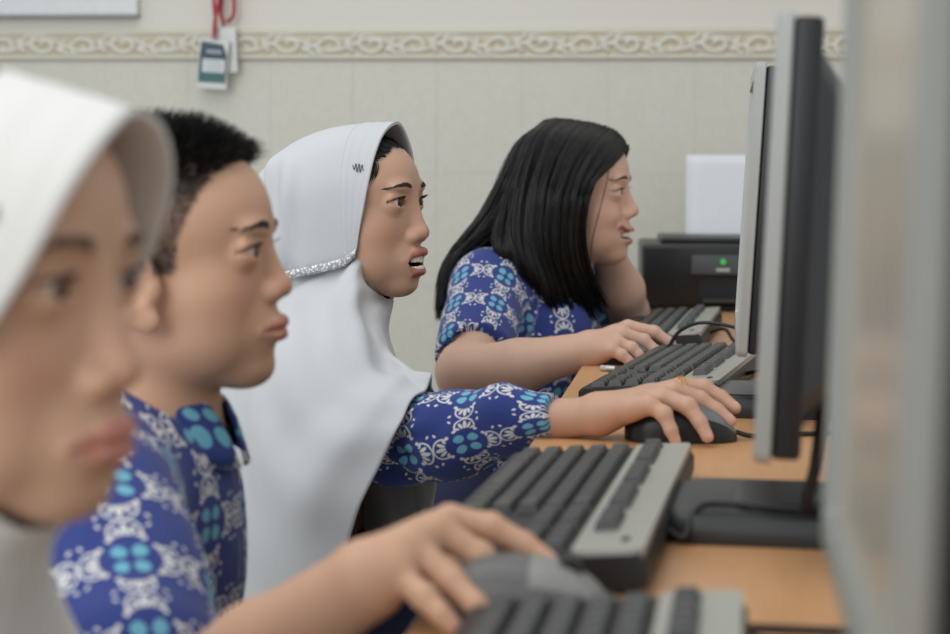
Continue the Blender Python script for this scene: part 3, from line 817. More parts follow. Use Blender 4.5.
def face_attrs(V, H, mouth, hairline=None):
    L = H.loc(V); m = H.m; mz = H.mz; d = np.full(len(V), 99.0)
    for a, b, ra, rb in lip_chain(m): d = np.minimum(d, cone_dist(L, a, b, ra, rb))
    lip = smooth01((3.0-d)/1.6)*(L[:, 0] > 70)
    blush = np.zeros(len(V))
    for s in (1, -1): blush = np.maximum(blush, .6*np.exp(-(((L[:, 0]-66)/24)**2+((L[:, 1]-s*40)/22)**2+((L[:, 2]+34)/19)**2)))
    blush = np.maximum(blush, .5*np.exp(-((L-np.array([98, 0, -36+H.nz]))**2).sum(1)/15**2))
    inner = np.zeros(len(V))
    if mouth != 'closed':
        c = np.array([88, 0, -69.5+mz]) if mouth == 'open' else np.array([84, 0, -67.3+mz])
        r = np.array([22, 20.5, 7.2]) if mouth == 'open' else np.array([21, 28, 6.0])
        q = np.sqrt((((L-c)/r)**2).sum(1)); inner = smooth01((1.12-q)/.12)*(L[:, 0] < 92)*(1-lip)
        inner = np.maximum(inner, (q < 1.03)*(L[:, 0] < 84)*1.0)
    sc = np.zeros(len(V)) if hairline is None else hairline(L)
    far = np.abs(L[:, 1]) > 100
    return dict(lip=lip, blush=blush, scalp=sc, inner=inner)
def add_eyes(H, par, gaze=(1, 0, 0), op=1.0, lash=True):
    g = np.array(gaze, float); g /= np.linalg.norm(g)
    for s in (1, -1):
        c = EYE(s); nu, nv = 48, 40
        u = np.linspace(0, PI, nu); v = np.linspace(0, 2*PI, nv, endpoint=False)
        a = np.array([0, 0, 1.0]); e1 = np.cross(g, a); e1 /= np.linalg.norm(e1); e2 = np.cross(g, e1)
        D = np.cos(u)[:, None, None]*g+np.sin(u)[:, None, None]*(np.cos(v)[None, :, None]*e1+np.sin(v)[None, :, None]*e2)
        r = 12.8+.9*np.exp(-(u/.42)**2)[:, None, None]
        V = H.w((c+D*r).reshape(-1, 3)); Q = grid_quads(nu, nv, True)
        mesh_np('eye', V, Q, M_EYE, par, True, {'ang': np.repeat(u, nv)})
        if lash:
            t = np.linspace(-.9, .97, 30); E = lid_edge(c, s, t, op); n_ = (E-c)/np.linalg.norm(E-c, axis=1)[:, None]
            ln = 3.2+3.4*smooth01((t+1)/1.6); out = n_*1.0+np.stack([np.full(30, .55), s*t*.5, np.full(30, -.10)], 1)
            out /= np.linalg.norm(out, axis=1)[:, None]
            k = np.linspace(0, 1, 5)
            P = E[:, None]+out[:, None]*(ln[:, None]*k)[..., None]+np.array([0, 0, 1.0])*(k*k)[None, :, None]*2.0
            V1, Q1 = strands_mesh(H.w(P.reshape(-1, 3)).reshape(P.shape), np.array([.34, .32, .27, .18, .05])*1e-3)
            t2 = np.linspace(-.97, .99, 40); P2 = lid_edge(c, s, t2, op, 13.9)[None]
            V2, Q2 = strands_mesh(H.w(P2.reshape(-1, 3)).reshape(P2.shape), .00055*np.ones(40), 5)
            mesh_np('eyelash', np.concatenate([V1, V2]), np.concatenate([Q1, Q2+len(V1)]), M_HAIR, par, True)
def add_brows(H, V, N, par, z0=16, arch=4.0, n=240, thick=4.4, y0=13, y1=47):
    L = H.loc(V); front = np.where((L[:, 0] > 45)&(np.abs(L[:, 2]-z0) < 22)&(np.abs(L[:, 1]) < 62))[0]
    for s in (1, -1):
        P = []
        for i in range(n):
            t = RNG.random(); y = s*(y0+(y1-y0)*t); th = thick*(1-t**1.6)**.8*(.6+.4*min(1, t*5))+.35
            z = z0+arch*(1-((t-.50)/.62)**2)-.5*(1-t)**2+(RNG.random()-.5)*2*th*.62
            j = front[np.argmin((L[front, 1]-y)**2+(L[front, 2]-z)**2)]; p = L[j]; nn = N[j]@H.R
            d = np.array([0, s*(.9+.3*t), .60*(1-t)-.30*t]); d -= nn*(d@nn); d /= np.linalg.norm(d)
            l = 5.0+2*RNG.random()
            P.append([p+nn*.1, p+d*l*.5+nn*.55, p+d*l+nn*.35])
        P = np.array(P); V1, Q1 = strands_mesh(H.w(P.reshape(-1, 3)).reshape(P.shape), np.array([.30, .28, .10])*1e-3)
        mesh_np('eyebrow', V1, Q1, M_BROW, par, True)
def add_teeth(H, par, up, lo, y=14, x0=71, r=17.0, n=8):
    for (z0, z1) in (up, lo):
        if z0 is None: continue
        m = MB()
        for i in range(n):
            a = (i-(n-1)/2)*.245; big = 1.0 if abs(a) < .3 else .85
            c = np.array([x0+r*math.cos(a), r*math.sin(a), (z0+z1)/2])
            rot = Matrix.Rotation(a, 3, 'Z'); w_ = r*.245*.94
            mb = MB().box((0, 0, 0), (4.0, w_, abs(z1-z0)*big), 1.2, rot)
            m.add([H.w(np.array(v)+c) for v in mb.v], mb.f)
        m.build('dental_arch', M_TOOTH, par, smooth=True)
# --- arms and hands
def limb(F, pts, radii, k=.012):
    for a, b, ra, rb in zip(pts[:-1], pts[1:], radii[:-1], radii[1:]): F.u(Cone(a, b, ra, rb), k)
def hand_sdf(F, wrist, fingers, thumb=None, s=1.0, rw=.019, tips=None):
    """fingers: four chains of MCP, PIP, DIP, TIP in space (index first)"""
    for i, f in enumerate(fingers):
        F.u(Cone(wrist+(f[0]-wrist)*.12, f[0], rw*.74, .0098*s), .012)
    for a, b in zip(fingers[:-1], fingers[1:]):
        F.u(Cone(wrist*.35+a[0]*.65, wrist*.35+b[0]*.65, .0105*s, .0105*s), .008)
    for i, f in enumerate(fingers):
        q = (1, 1.03, .98, .88)[i]*s; r = np.array([.0094, .0082, .0071, .0060])*q
        for a, b, ra, rb in zip(f[:-1], f[1:], r[:-1], r[1:]): F.u(Cone(a, b, ra, rb), .0028)
        F.u(Ell(f[1], .0086*q), .003)
    if thumb is not None:
        r = np.array([.013, .0098, .0088, .0072])*s
        for a, b, ra, rb in zip(thumb[:-1], thumb[1:], r[:-1], r[1:]): F.u(Cone(a, b, ra, rb), .004)
def nail_attr(V, N, fingers, s=1.0):
    a = np.zeros(len(V))
    for f in fingers:
        ax = f[-1]-f[-2]; ax /= np.linalg.norm(ax); up = np.array([0, 0, 1.0]); up -= ax*(up@ax); up /= np.linalg.norm(up)
        c = f[-1]+ax*.0015*s+up*.0055*s; d = V-c; side = np.cross(ax, up)
        q = np.sqrt(((d@ax)/(.0058*s))**2+((d@side)/(.0045*s))**2+((d@up)/.0035)**2); a = np.maximum(a, smooth01((1.15-q)/.25))
    return a
def body_grid(lo, hi, coarse, boxes):
    axs = []
    for e in range(3): axs.append(axis_coords(lo[e], hi[e], coarse, [(b[0][e], b[1][e], b[2]) for b in boxes]))
    return Field(*axs)
def box_of(H, lo, hi, step):
    cs = np.array([H.w(x, y, z) for x in (lo[0], hi[0]) for y in (lo[1], hi[1]) for z in (lo[2], hi[2])]); return (cs.min(0), cs.max(0), step)
def finish_body(F, H, mouth, mat, par, fingers, hairline=None, sm=2, fs=1.0, name='body'):
    V, Q = F.mesh(sm); N = vnormals(V, Q)
    A = face_attrs(V, H, mouth, hairline); A['nail'] = nail_attr(V, N, fingers, fs)
    o = mesh_np(name, V, Q, mat, par, True, A); return o, V, Q, N
# --- batik cloth: a repeat of four petalled rosettes between cup shaped flowers, drawn from cloth coordinates
def batik(name, blue, blue2, cell=.062):
    m, nt, bs = newmat(name)
    at = nt.nodes.new('ShaderNodeAttribute'); at.attribute_name = 'cloth'
    s = nt.nodes.new('ShaderNodeSeparateXYZ'); nt.links.new(at.outputs['Vector'], s.inputs[0])
    wob = noise(nt, 22, 2, vec=at.outputs['Vector'])
    u = Ex(nt, s.outputs[0])/cell+(Ex(nt, wob)-.5)*.10; v = Ex(nt, s.outputs[1])/cell+(Ex(nt, wob)-.5)*.10
    x = (u.fract()-.5).abs(); y = (v.fract()-.5).abs()
    a = x.max(y); b = x.min(y)
    sf = .012
    # rosette: four rounded petals on the diagonals
    pet = ell2(a, b, .104, .090, .078, .062, .55).lt(1, .10)
    eye_ = ell2(a, b, 0, 0, .05, .05).lt(1, .2)
    # flower: three petals opening along the axis
    p0 = ell2(a, b, .380, .0, .080, .031).lt(1, .12)
    p1 = ell2(a, b, .357, .068, .064, .025, .5).lt(1, .12)
    p2 = ell2(a, b, .306, .114, .038, .018, 1.0).lt(1, .14)
    r_ = ell2(a, b, .350, 0, .142, .160); ring = ((r_-1).abs()).lt(.085, .03)*(1-a.lt(.275, .01))
    curl = ell2(a, b, .262, .166, .029, .029).lt(1, .16)
    dot = ell2(a, b, .445, .235, .030, .018, .8).lt(1, .2)
    white = p0.max(p1).max(p2).max(ring).max(curl).max(dot)
    n1 = noise(nt, 40, 3); fine = noise(nt, 1400, 2)
    c = mixc(nt, n1, lin(blue), lin(blue2))
    c = mixc(nt, pet*(1-eye_), c, lin('#6fb2c8')); c = mixc(nt, white, c, lin('#d9d9d6'))
    nt.links.new(c, bs.inputs['Base Color']); bs.inputs['Roughness'].default_value = .8; bs.inputs['Specular IOR Level'].default_value = .2
    bs.inputs['Sheen Weight'].default_value = .15
    bump(nt, bs, fine, .15, .0003); return m
def cloth_white(name, c0, c1):
    m, nt, bs = newmat(name); n1 = noise(nt, 9, 3); f = noise(nt, 900, 2)
    nt.links.new(mixc(nt, n1, lin(c0), lin(c1)), bs.inputs['Base Color']); bs.inputs['Roughness'].default_value = .85; bs.inputs['Specular IOR Level'].default_value = .2
    bs.inputs['Sheen Weight'].default_value = .2; bump(nt, bs, f, .2, .0004); return m
def cloth_coords(V, axes):
    """axes: list of (a, b, radius, offset); each vertex takes arc length round and distance along the nearest axis"""
    best = np.full(len(V), 9.0); out = np.zeros((len(V), 3))
    for a, b, r, ref, off in axes:
        a, b = np.asarray(a), np.asarray(b); d = b-a; L = np.linalg.norm(d); d = d/L; q = V-a; h = q@d; hc = np.clip(h, 0, L)
        dist = np.linalg.norm(q-hc[:, None]*d, axis=1)/r
        e1 = np.asarray(ref, float)-d*(np.asarray(ref)@d); e1 /= np.linalg.norm(e1); e2 = np.cross(d, e1)
        ang = np.arctan2(q@e2, q@e1); s = np.stack([ang*r+off[0], h+off[1], np.zeros(len(V))], 1)
        w_ = dist < best; out[w_] = s[w_]; best[w_] = dist[w_]
    return out
def wrinkle(V, N, amp, k, seed, stretch=(1, 1, 1)):
    """soft folds: a sum of warped plane waves pushed along the normal"""
    rg = np.random.default_rng(seed); h = np.zeros(len(V)); P = V*np.array(stretch)
    for i in range(7):
        d = rg.normal(size=3); d /= np.linalg.norm(d); f = k*(.6+1.2*rg.random()); w_ = rg.normal(size=3)*k*.5
        h += np.sin(P@d*f+1.3*np.sin(P@w_+rg.random()*6)+rg.random()*6)/(1+.3*i)
    return V+N*(amp*h/2.2)[:, None]
def person(name, label, at):
    return thing(name, label, 'person', at)
def rel(par): return np.array(par.location)
# ================================================================== people: the four children
SK_BOY = skin_mat('skin_boy', '#c99d80', '#d2a88d', '#c07c70'); SK_G3 = skin_mat('skin_girl', '#be967e', '#c8a18a', '#a1625a')
SK_G4 = skin_mat('skin_girl_far', '#c9a28c', '#d2ad98', '#b07a6e'); SK_G1 = skin_mat('skin_girl_near', '#cba286', '#d5ad93', '#bf8074')
M_BAT = batik('blue_batik', '#2e3b7e', '#374788', .074); M_BAT_FAR = M_BAT; M_BAT_BOY = M_BAT
M_HIJ = cloth_white('white_jersey', '#bbbec2', '#c4c7ca'); M_HIJ1 = cloth_white('white_jersey_near', '#dfdeda', '#e5e4e0')
M_LACE = None
def lace_mat():
    m, nt, bs = newmat('silver_lace'); v = nt.nodes.new('ShaderNodeTexVoronoi'); v.inputs['Scale'].default_value = 330
    t = nt.nodes.new('ShaderNodeTexCoord'); nt.links.new(t.outputs['Object'], v.inputs['Vector'])
    f = Ex(nt, v.outputs['Distance']).lt(.42, .2)
    nt.links.new(mixc(nt, f, lin('#a9abb0'), lin('#f0f0f2')), bs.inputs['Base Color']); bs.inputs['Roughness'].default_value = .3; bs.inputs['Metallic'].default_value = .25
    bump(nt, bs, v.outputs['Distance'], .8, .0015); return m
M_LACE = lace_mat(); M_DARKHIJ = plain('embroidery_thread', '#3d4148', .7); M_TROU = plain('dark_school_cloth', '#252a4a', .85); M_SHOE = plain('black_shoe', '#1a1a1c', .5); M_WHT = plain('white_button', '#c9ccd4', .4)
def camdir(x, d): return RH*x+FH*d
def lower_body(par, hip, span=.085, mat=None):
    """trousers or skirt and shoes; hip is the seat centre, thighs run under the desk"""
    F = body_grid(hip-np.array([.2, .25, .5]), hip+np.array([.6, .25, .22]), .009, [])
    F.u(Ell(hip+np.array([0, 0, .03]), (.12, .155, .10)))
    for s in (1, -1):
        h = hip+np.array([.02, s*span, 0]); k = h+np.array([.34, s*.015, .01]); a = np.array([k[0]+.02, k[1], .11])
        F.u(Cone(h, k, .078, .058), .03); F.u(Cone(k, a, .056, .045), .02)
    V, Q = F.mesh(2); mesh_np('trousers', V, Q, mat or M_TROU, par, True)
    for s in (1, -1):
        a = np.array([hip[0]+.38, hip[1]+s*(span+.015), .0])
        F = body_grid(a-np.array([.08, .07, -.0]), a+np.array([.2, .07, .13]), .006, [])
        F.u(Ell(a+np.array([.05, 0, .032]), (.115, .042, .032))); F.u(Ell(a+np.array([-.01, 0, .06]), (.05, .04, .05)), .03)
        V, Q = F.mesh(2); V[:, 2] = np.maximum(V[:, 2], .001); mesh_np('shoe', V, Q, M_SHOE, par, True)
def collar(par, c, fwd, mat, rin=.056, rout=.083, zin=.022, zout=-.022, tip=.035, gap=.35, tilt=0.0):
    """two turned down points round the neck, open in front"""
    f = np.asarray(fwd)/np.linalg.norm(fwd); l = np.cross(UZ, f); n = 64
    for s in (1, -1):
        a = np.linspace(gap, PI, n); R = []
        for i, t in enumerate(np.linspace(0, 1, 9)):
            front = np.exp(-((a-gap)/.45)**2)
            r = rin+(rout-rin)*t; z = zin+(zout-zin)*t**1.3-tip*front*t+.012*math.sin(PI*t)
            r = r+front*t*.012
            ta = a-.28*front*t
            R.append(c+(np.cos(ta)*r)[:, None]*f+(np.sin(ta)*r*s*1.05)[:, None]*l+z[:, None]*UZ if np.ndim(z) else 0)
        V = np.array(R); st = np.stack([np.repeat((a*.07)[None]*s, 9, 0), np.repeat(np.linspace(0, .06, 9)[:, None], n, 1), np.zeros((9, n))], -1)
        o = mesh_np('collar', V.reshape(-1, 3), grid_quads(9, n), mat, par, True, {'cloth': st.reshape(-1, 3)}); solidify(o, .003, 0)
# ------------------------------------------------------------------ hijab hood in head space
def hood_grid(E, far_dx, tops, nu=70, nv=121, wk=1.0):
    A = np.array([0, .15, .3, .5, .7, .85, 1.0])
    def arch(x, t, w_, b):
        h = t-b; w_ = w_*wk; yy = np.array([0, .47, .79, .98, 1.0, .96, .90])*w_; zz = t-np.array([0, .055, .19, .42, .66, .85, 1.0])*h
        return np.stack([np.full(7, x), -yy, zz], 1)
    E = np.array(E, float)
    sl = [arch(22, tops[0], 73, -64), arch(-18, tops[1], 79, -72), arch(-56, tops[2], 79, -78), arch(-88, tops[3], 60, -84), arch(-112, tops[3]-20, 42, -88), arch(-130, tops[3]-50, 6, -90)]
    near = [E]+sl; rows = []
    for i, N_ in enumerate(near):
        Fm = N_.copy(); Fm[:, 1] *= -1
        if i == 0: Fm[:, 0] += far_dx*np.sin(np.linspace(0, PI, 7))*1.0
        rows.append(np.concatenate([N_[::-1], Fm[1:]]))
    return net(np.array(rows), nu, nv)
def make_hijab(par, H, E, far_dx, mat, seed, tops, mark=True, wk=1.0):
    G = hood_grid(E, far_dx, tops, wk=wk); nu, nv = G.shape[:2]
    V = G.reshape(-1, 3); Q = grid_quads(nu, nv); N = vnormals(V, Q)
    if N[nu//3*nv+nv//2, 2] < 0: Q = Q[:, ::-1].copy(); N = -N
    v = np.repeat(np.linspace(0, 1, nu), nv); a = np.tile(np.linspace(-1, 1, nv), nu)
    # soft folds running down and back from the crown
    fold = smooth01((v-.30)/.2)*smooth01((1-v)/.15)*smooth01((np.abs(a)-.12)/.2)
    h = 4.2*np.sin(v*15+np.abs(a)*5.0+.9*np.sin(a*7))+3.4*np.sin(v*27-np.abs(a)*8+1)+1.8*np.sin(v*44+np.abs(a)*4)
    V = V+N*(fold*h)[:, None]
    o = mesh_np('hijab', H.w(V), Q, mat, par, True); solidify(o, .0022*H.k, -1)
    hij = o
    # stitched band round the face
    k = int(nu*.17); sub = V[:k*nv]+N[:k*nv]*(.9+.45*np.cos(v[:k*nv]*nu*2.2))[:, None]
    b = mesh_np('brim', H.w(sub), Q[:(k-1)*(nv-1)], mat, hij, True); solidify(b, .001, -1)
    # lace along the lower edge
    ids = []
    for side in (0, nv-1):
        P = G[:, side][: int(nu*.80)]; Nn = N.reshape(nu, nv, 3)[:, side][: int(nu*.80)]
        up = G[:, 5 if side == 0 else nv-6][: int(nu*.80)]-P; up /= np.linalg.norm(up, axis=1)[:, None]
        rows = [P+Nn*1.6-up*5, P+Nn*3.2-up*2, P+Nn*3.6+up*1.5, P+Nn*3.0+up*5.0]
        m_ = np.array(rows); rr = m_.shape[1]
        l = mesh_np('lace_trim', H.w(m_.reshape(-1, 3)), grid_quads(4, rr), M_LACE, hij, True); solidify(l, .0012, 0)
    if mark:                                                   # small embroidered squiggle on the band
        i0 = 5; col = int(nv*.5*(1-.43)); P0 = G[i0, col]; Nn = N.reshape(nu, nv, 3)[i0, col]
        e1 = G[i0+3, col]-P0; e1 /= np.linalg.norm(e1); e2 = G[i0, col+4]-P0; e2 -= e1*(e2@e1); e2 /= np.linalg.norm(e2)
        pts = [(-8, -3), (-5.5, 4.5), (-4, -5), (-1, 5.5), (.6, -4.5), (3.6, 5.5), (5, -2), (8, 3.5)]
        Pm = np.array([P0-e1*2+e2*y*1.0+e1*x*.8+Nn*1.9 for x, y in pts]); Pm = catmull(Pm, 60)
        MB().tube(H.w(Pm), .00042, 6).build('embroidery', M_DARKHIJ, hij, smooth=True)
    return hij
EDGE3 = [(70, 0, 93), (66, -28, 82), (63, -50, 58), (59, -64, 26), (53, -69, -5), (46, -68, -30), (40, -65, -53)]
# ================================================================== girl with the white head scarf, in focus
def girl_three():
    par = person('person', 'girl in a white head scarf and blue batik sleeve using the black mouse', np.array([W(330, 600, 2.2)[0], W(330, 600, 2.2)[1], 0]))
    H = Head((102, 0, -36), W(428, 233, 2.195), 21, 3, 0, 1.0, 'open')
    wrist = W(592, 416, 1.805)
    fing = [[W(681, 387, 1.825), W(704, 388, 1.825), W(721, 397.5, 1.82), W(735, 408, 1.812)],
            [W(674, 391, 1.80), W(700, 400, 1.80), W(717, 410.5, 1.795), W(730, 421, 1.79)],
            [W(664, 397, 1.778), W(688, 406, 1.766), W(700, 422, 1.758), W(707.5, 437, 1.752)],
            [W(650, 405, 1.757), W(664, 414, 1.748), W(671, 430, 1.743), W(675.5, 441, 1.741)]]
    thumb = [wrist+(fing[0][0]-wrist)*.25+mm(0, 6, -4), W(640, 398, 1.845), W(664, 402, 1.85), W(684, 410, 1.846)]
    hb = np.array([p for f in fing for p in f]+[wrist, W(560, 425, 1.8)])
    boxes = [box_of(H, (30, -66, -118), (112, 66, 66), .0014), (hb.min(0)-.02, hb.max(0)+.02, .0019)]
    lo = np.minimum(W(250, 640, 2.45), W(300, 640, 1.7)); lo = np.array([min(H.O[0]-.2, hb[:, 0].min()-.02), 1.62, .42]); hi = np.array([hb[:, 0].max()+.03, 2.55, H.O[2]+.13])
    F = body_grid(lo, hi, .007, boxes)
    head_sdf(F, H, 'open', chub=1.05, crown=87)
    nb = W(330, 350, 2.25)
    F.u(Cone(H.w(-6, 0, -50), nb, .046, .048), .02)
    F.u(Ell(W(300, 520, 2.22), (.075, .11, .19)), .03)
    sh = W(322, 400, 2.05); el = W(398, 446, 1.925); shl = W(345, 400, 2.36); ell_ = W(400, 560, 2.42)
    limb(F, [nb, sh], [.05, .045], .03); limb(F, [nb, shl], [.05, .045], .03)
    limb(F, [sh, el, W(505, 424, 1.838), wrist], [.040, .032, .0225, .0185], .012)
    limb(F, [shl, ell_, W(445, 640, 2.28)], [.042, .034, .022], .012)
    wl = W(445, 640, 2.28); d = np.array([.9, -.2, -.2]); lf = []
    for i in range(4):
        b = wl+np.array([.07, .028-.018*i, -.012]); lf.append([b, b+np.array([.026, 0, -.008]), b+np.array([.042, 0, -.016]), b+np.array([.054, 0, -.026])])
    hand_sdf(F, wl, lf, [wl+mm(15, 20, 0), wl+mm(40, 38, -8), wl+mm(58, 44, -14), wl+mm(74, 46, -20)])
    hand_sdf(F, wrist, fing, thumb, rw=.0205)
    hl = lambda L: smooth01((L[:, 2]-60+.50*np.maximum(0, np.abs(L[:, 1])-16))/6.0)*(np.abs(L[:, 1]) < 75)*(L[:, 2] > 20)
    o, V, Q, N = finish_body(F, H, 'open', SK_G3, par, fing, hl)
    add_eyes(H, par, (1, -.05, -.02)); add_brows(H, V, N, par, 16.5, 4.0, 230, 3.8)
    add_teeth(H, par, (-61.0, -69.8), (-73.2, -80.0), 14, 74.5)
    # hair showing under the brim
    L = H.loc(V); ok = np.where((L[:, 2] > 62-.5*np.maximum(0, np.abs(L[:, 1])-16))&(L[:, 0] > 20)&(np.abs(L[:, 1]) < 64))[0]; pick = RNG.choice(ok, 900)
    P = []
    for j in pick:
        p = L[j]; n_ = N[j]@H.R; dr = np.array([-1.1, .25*np.sign(p[1]+.01), .15])+RNG.normal(size=3)*.16; dr -= n_*(dr@n_)*.8; dr /= np.linalg.norm(dr)
        P.append([p, p+n_*1.2+dr*4, p+n_*1.5+dr*9, p+n_*1.0+dr*14])
    for q in range(26):                                        # wisps falling on the temple
        y = -44-RNG.random()*16; j = ok[np.argmin((L[ok, 1]-y)**2+(L[ok, 2]-46)**2)]; p = L[j]; n_ = N[j]@H.R
        P.append([p+n_*1, p+n_*1.5+np.array([3, -2, -4]), p+n_*1.2+np.array([2, -5, -10-6*RNG.random()]), p+n_*.8+np.array([-2, -9, -17-10*RNG.random()])])
    P = np.array(P); V1, Q1 = strands_mesh(H.w(P.reshape(-1, 3)).reshape(P.shape), np.array([.6, .6, .5, .15])*1e-3); mesh_np('hair', V1, Q1, M_HAIR, par, True)
    hij = make_hijab(par, H, EDGE3, 3, M_HIJ, 3, (94, 90, 78, 57))
    # cape: columns from the lace or the chin edge down to the hem, closed round the body
    Gh = hood_grid(EDGE3, 3, (94, 90, 78, 57)); inn = lambda v, far: tuple(Gh[int(v*69), 120 if far else 0]*np.array([1, .93, 1])+np.array([0, 0, 9.0]))
    C = [
     [(46, -12, -107), (383, 328, 2.12), (392, 352, 2.05), (409, 370, 1.99), (434, 386, 1.945)],
     [(42, -45.5, -88), (367, 318, 2.085), (379, 352, 2.00), (398, 377, 1.945), (424, 391, 1.905)],
     [inn(.01, 0), (353, 305, 2.055), (363, 352, 1.965), (383, 390, 1.905), (407, 407, 1.865)],
     [inn(.26, 0), (331, 313, 2.03), (339, 366, 1.945), (361, 412, 1.88), (391, 438, 1.845)],
     [inn(.46, 0), (303, 320, 2.02), (309, 385, 1.935), (331, 445, 1.885), (364, 499, 1.86)],
     [inn(.62, 0), (273, 330, 2.025), (279, 410, 1.945), (299, 490, 1.90), (337, 567, 1.885)],
     [inn(.80, 0), (243, 340, 2.07), (244, 430, 1.98), (259, 530, 1.945), (292, 640, 1.93)],
     [inn(.95, 0), (220, 350, 2.18), (210, 440, 2.11), (213, 540, 2.08), (228, 670, 2.07)],
     [inn(.90, 1), (230, 350, 2.36), (215, 440, 2.36), (215, 540, 2.36), (225, 670, 2.36)],
     [inn(.55, 1), (290, 350, 2.42), (300, 430, 2.38), (320, 510, 2.30), (345, 610, 2.22)],
     [inn(.20, 1), (352, 350, 2.34), (366, 420, 2.27), (378, 490, 2.19), (390, 570, 2.14)],
     [(46, 12, -107), (386, 340, 2.225), (404, 400, 2.19), (420, 470, 2.14), (432, 560, 2.11)]]
    p3 = lambda v: tuple(pix(v))+(float((v-CAM)@FH),)
    ins = lambda i, c: p3(H.w(c[0][0]+(3 if i in (0, 1, 11) else 0), c[0][1]*(1.0 if i in (0, 1, 11) else 1.04), c[0][2]-(9 if i in (0, 1, 11) else 24)))
    C = [c[:1]+[ins(i, c)]+c[1:] for i, c in enumerate(C)]
    C = [[tuple(pix(H.w(*c[0])))+(float((H.w(*c[0])-CAM)@FH),)]+c[1:] for c in C]
    P = np.array([[W(*q) for q in c] for c in C]); n = len(C)
    P = np.concatenate([P[-2:], P, P[:3]])                      # wrap
    A = np.stack([catmull(P[:, j], (len(P)-1)*14+1) for j in range(P.shape[1])], 1)
    A = A[2*14:2*14+n*14+1]; G = np.stack([catmull(a, 70) for a in A], 0)
    G = G[:-1]; nc = len(G)
    V = G.reshape(-1, 3); i, j = np.meshgrid(np.arange(nc), np.arange(69), indexing='ij'); i2 = (i+1) % nc
    Q = np.stack([i*70+j, i2*70+j, i2*70+j+1, i*70+j+1], -1).reshape(-1, 4)
    N = vnormals(V, Q); cen = V.mean(0)
    if ((V-cen)*N).sum(1).mean() < 0: Q = Q[:, ::-1].copy(); N = -N
    c_ = np.repeat(np.arange(nc)/14.0, 70); t = np.tile(np.linspace(0, 1, 70), nc)
    up = smooth01(t/.15)
    h = .0022*np.sin(c_*2.3+t*4+.6)*smooth01((t-.1)/.5)
    h += .0022*np.sin(t*30-c_*5.0)*np.exp(-((t-.2)/.14)**2)*smooth01((c_-.1)/.5)*smooth01((6.5-c_)/1.5)
    h += .005*np.sin((c_-.5*t)*2*PI*1.1)*smooth01((c_-8.5)/1)*smooth01((11.8-c_)/.5)*smooth01((t-.2)/.4)
    hem = smooth01((c_-.3)/.6)*smooth01((5.6-c_)/.8); h += hem*(.005*np.exp(-((t-.84)/.06)**2)-.007*np.exp(-((t-.68)/.07)**2)+.004*np.exp(-((t-.52)/.08)**2))
    h += .0011*np.sin(c_*5+t*11+np.sin(t*7)*2)*smooth01((t-.15)/.3)
    V = V+N*(h*up)[:, None]
    o = mesh_np('cape', V, Q, M_HIJ, hij, True); solidify(o, .0018, -1)
    # batik tunic under the cape, long sleeve
    pts = [W(345, 405, 2.05), W(400, 440, 1.935), W(452, 435, 1.882), W(510, 422, 1.836), W(557, 415.5, 1.808)]
    rad = [.044, .046, .0425, .0285, .0205]
    xs = axis_coords(pts[0][0]-.1, pts[-1][0]+.05, .0024, []); ys = axis_coords(1.70, 2.16, .0024, []); zs = axis_coords(.60, .92, .0024, [])
    F = Field(xs, ys, zs); limb(F, pts, rad, .02)
    e = pts[-1]-pts[-2]; e /= np.linalg.norm(e); cp = pts[-1]-e*.002
    F.s_(Fn(lambda X, Y, Z: -((X-cp[0])*e[0]+(Y-cp[1])*e[1]+(Z-cp[2])*e[2]), cp-.06, cp+.07), 0)
    V, Q = F.mesh(2); N = vnormals(V, Q)
    s_ = np.clip(((V-pts[1])@e)/np.linalg.norm(pts[-1]-pts[1]), 0, 1)
    V = wrinkle(V, N, .0042, 62, 5, (1, 1, 1)); gather = np.exp(-((s_-.12)/.16)**2)
    ang = np.arctan2((V-pts[2])@UZ, (V-pts[2])@np.array([0, 1.0, 0]))
    V = V+N*(.003*np.sin(ang*9+s_*6)*gather+.0012*np.sin(ang*14)*np.exp(-((s_-.97)/.06)**2))[:, None]
    cc = cloth_coords(V, [(pts[1]-e*.12, pts[-1], .052, (0, -1, .2), (.012, .02))])
    mesh_np('sleeve', V, Q, M_BAT, par, True, {'cloth': cc})
    F = body_grid(np.array([par.location[0]-.3, 1.9, .35]), np.array([par.location[0]+.3, 2.6, .86]), .006, [])
    F.u(Ell(W(292, 530, 2.24), (.078, .10, .20))); F.u(Cone(shl, ell_, .055, .05), .03)
    V, Q = F.mesh(2); N = vnormals(V, Q); V = wrinkle(V, N, .006, 30, 9)
    mesh_np('tunic', V, Q, M_BAT, par, True, {'cloth': cloth_coords(V, [(W(318, 700, 2.2), W(318, 430, 2.2), .12, (-1, 0, 0), (0, 0))])})
    # ring
    f = fing[0]; c = f[0]*.55+f[1]*.45; c = f[0]+(f[1]-f[0])*.12; ax = f[1]-f[0]; ax /= np.linalg.norm(ax); ax = (ax+np.array([-.0, 0, .35])); ax /= np.linalg.norm(ax)
    u1 = np.cross(ax, UZ); u1 /= np.linalg.norm(u1); u2 = np.cross(ax, u1); th = np.linspace(0, 2*PI, 49)
    for off in (-.0022, .0014):
        P = c+ax*off+(np.cos(th)*.0108)[:, None]*u1+(np.sin(th)*.0112)[:, None]*u2; MB().tube(P, .0011, 8).build('ring', M_GOLD, par, smooth=True)
    lower_body(par, np.array([W(300, 300, 2.2)[0], 2.17, .44]))
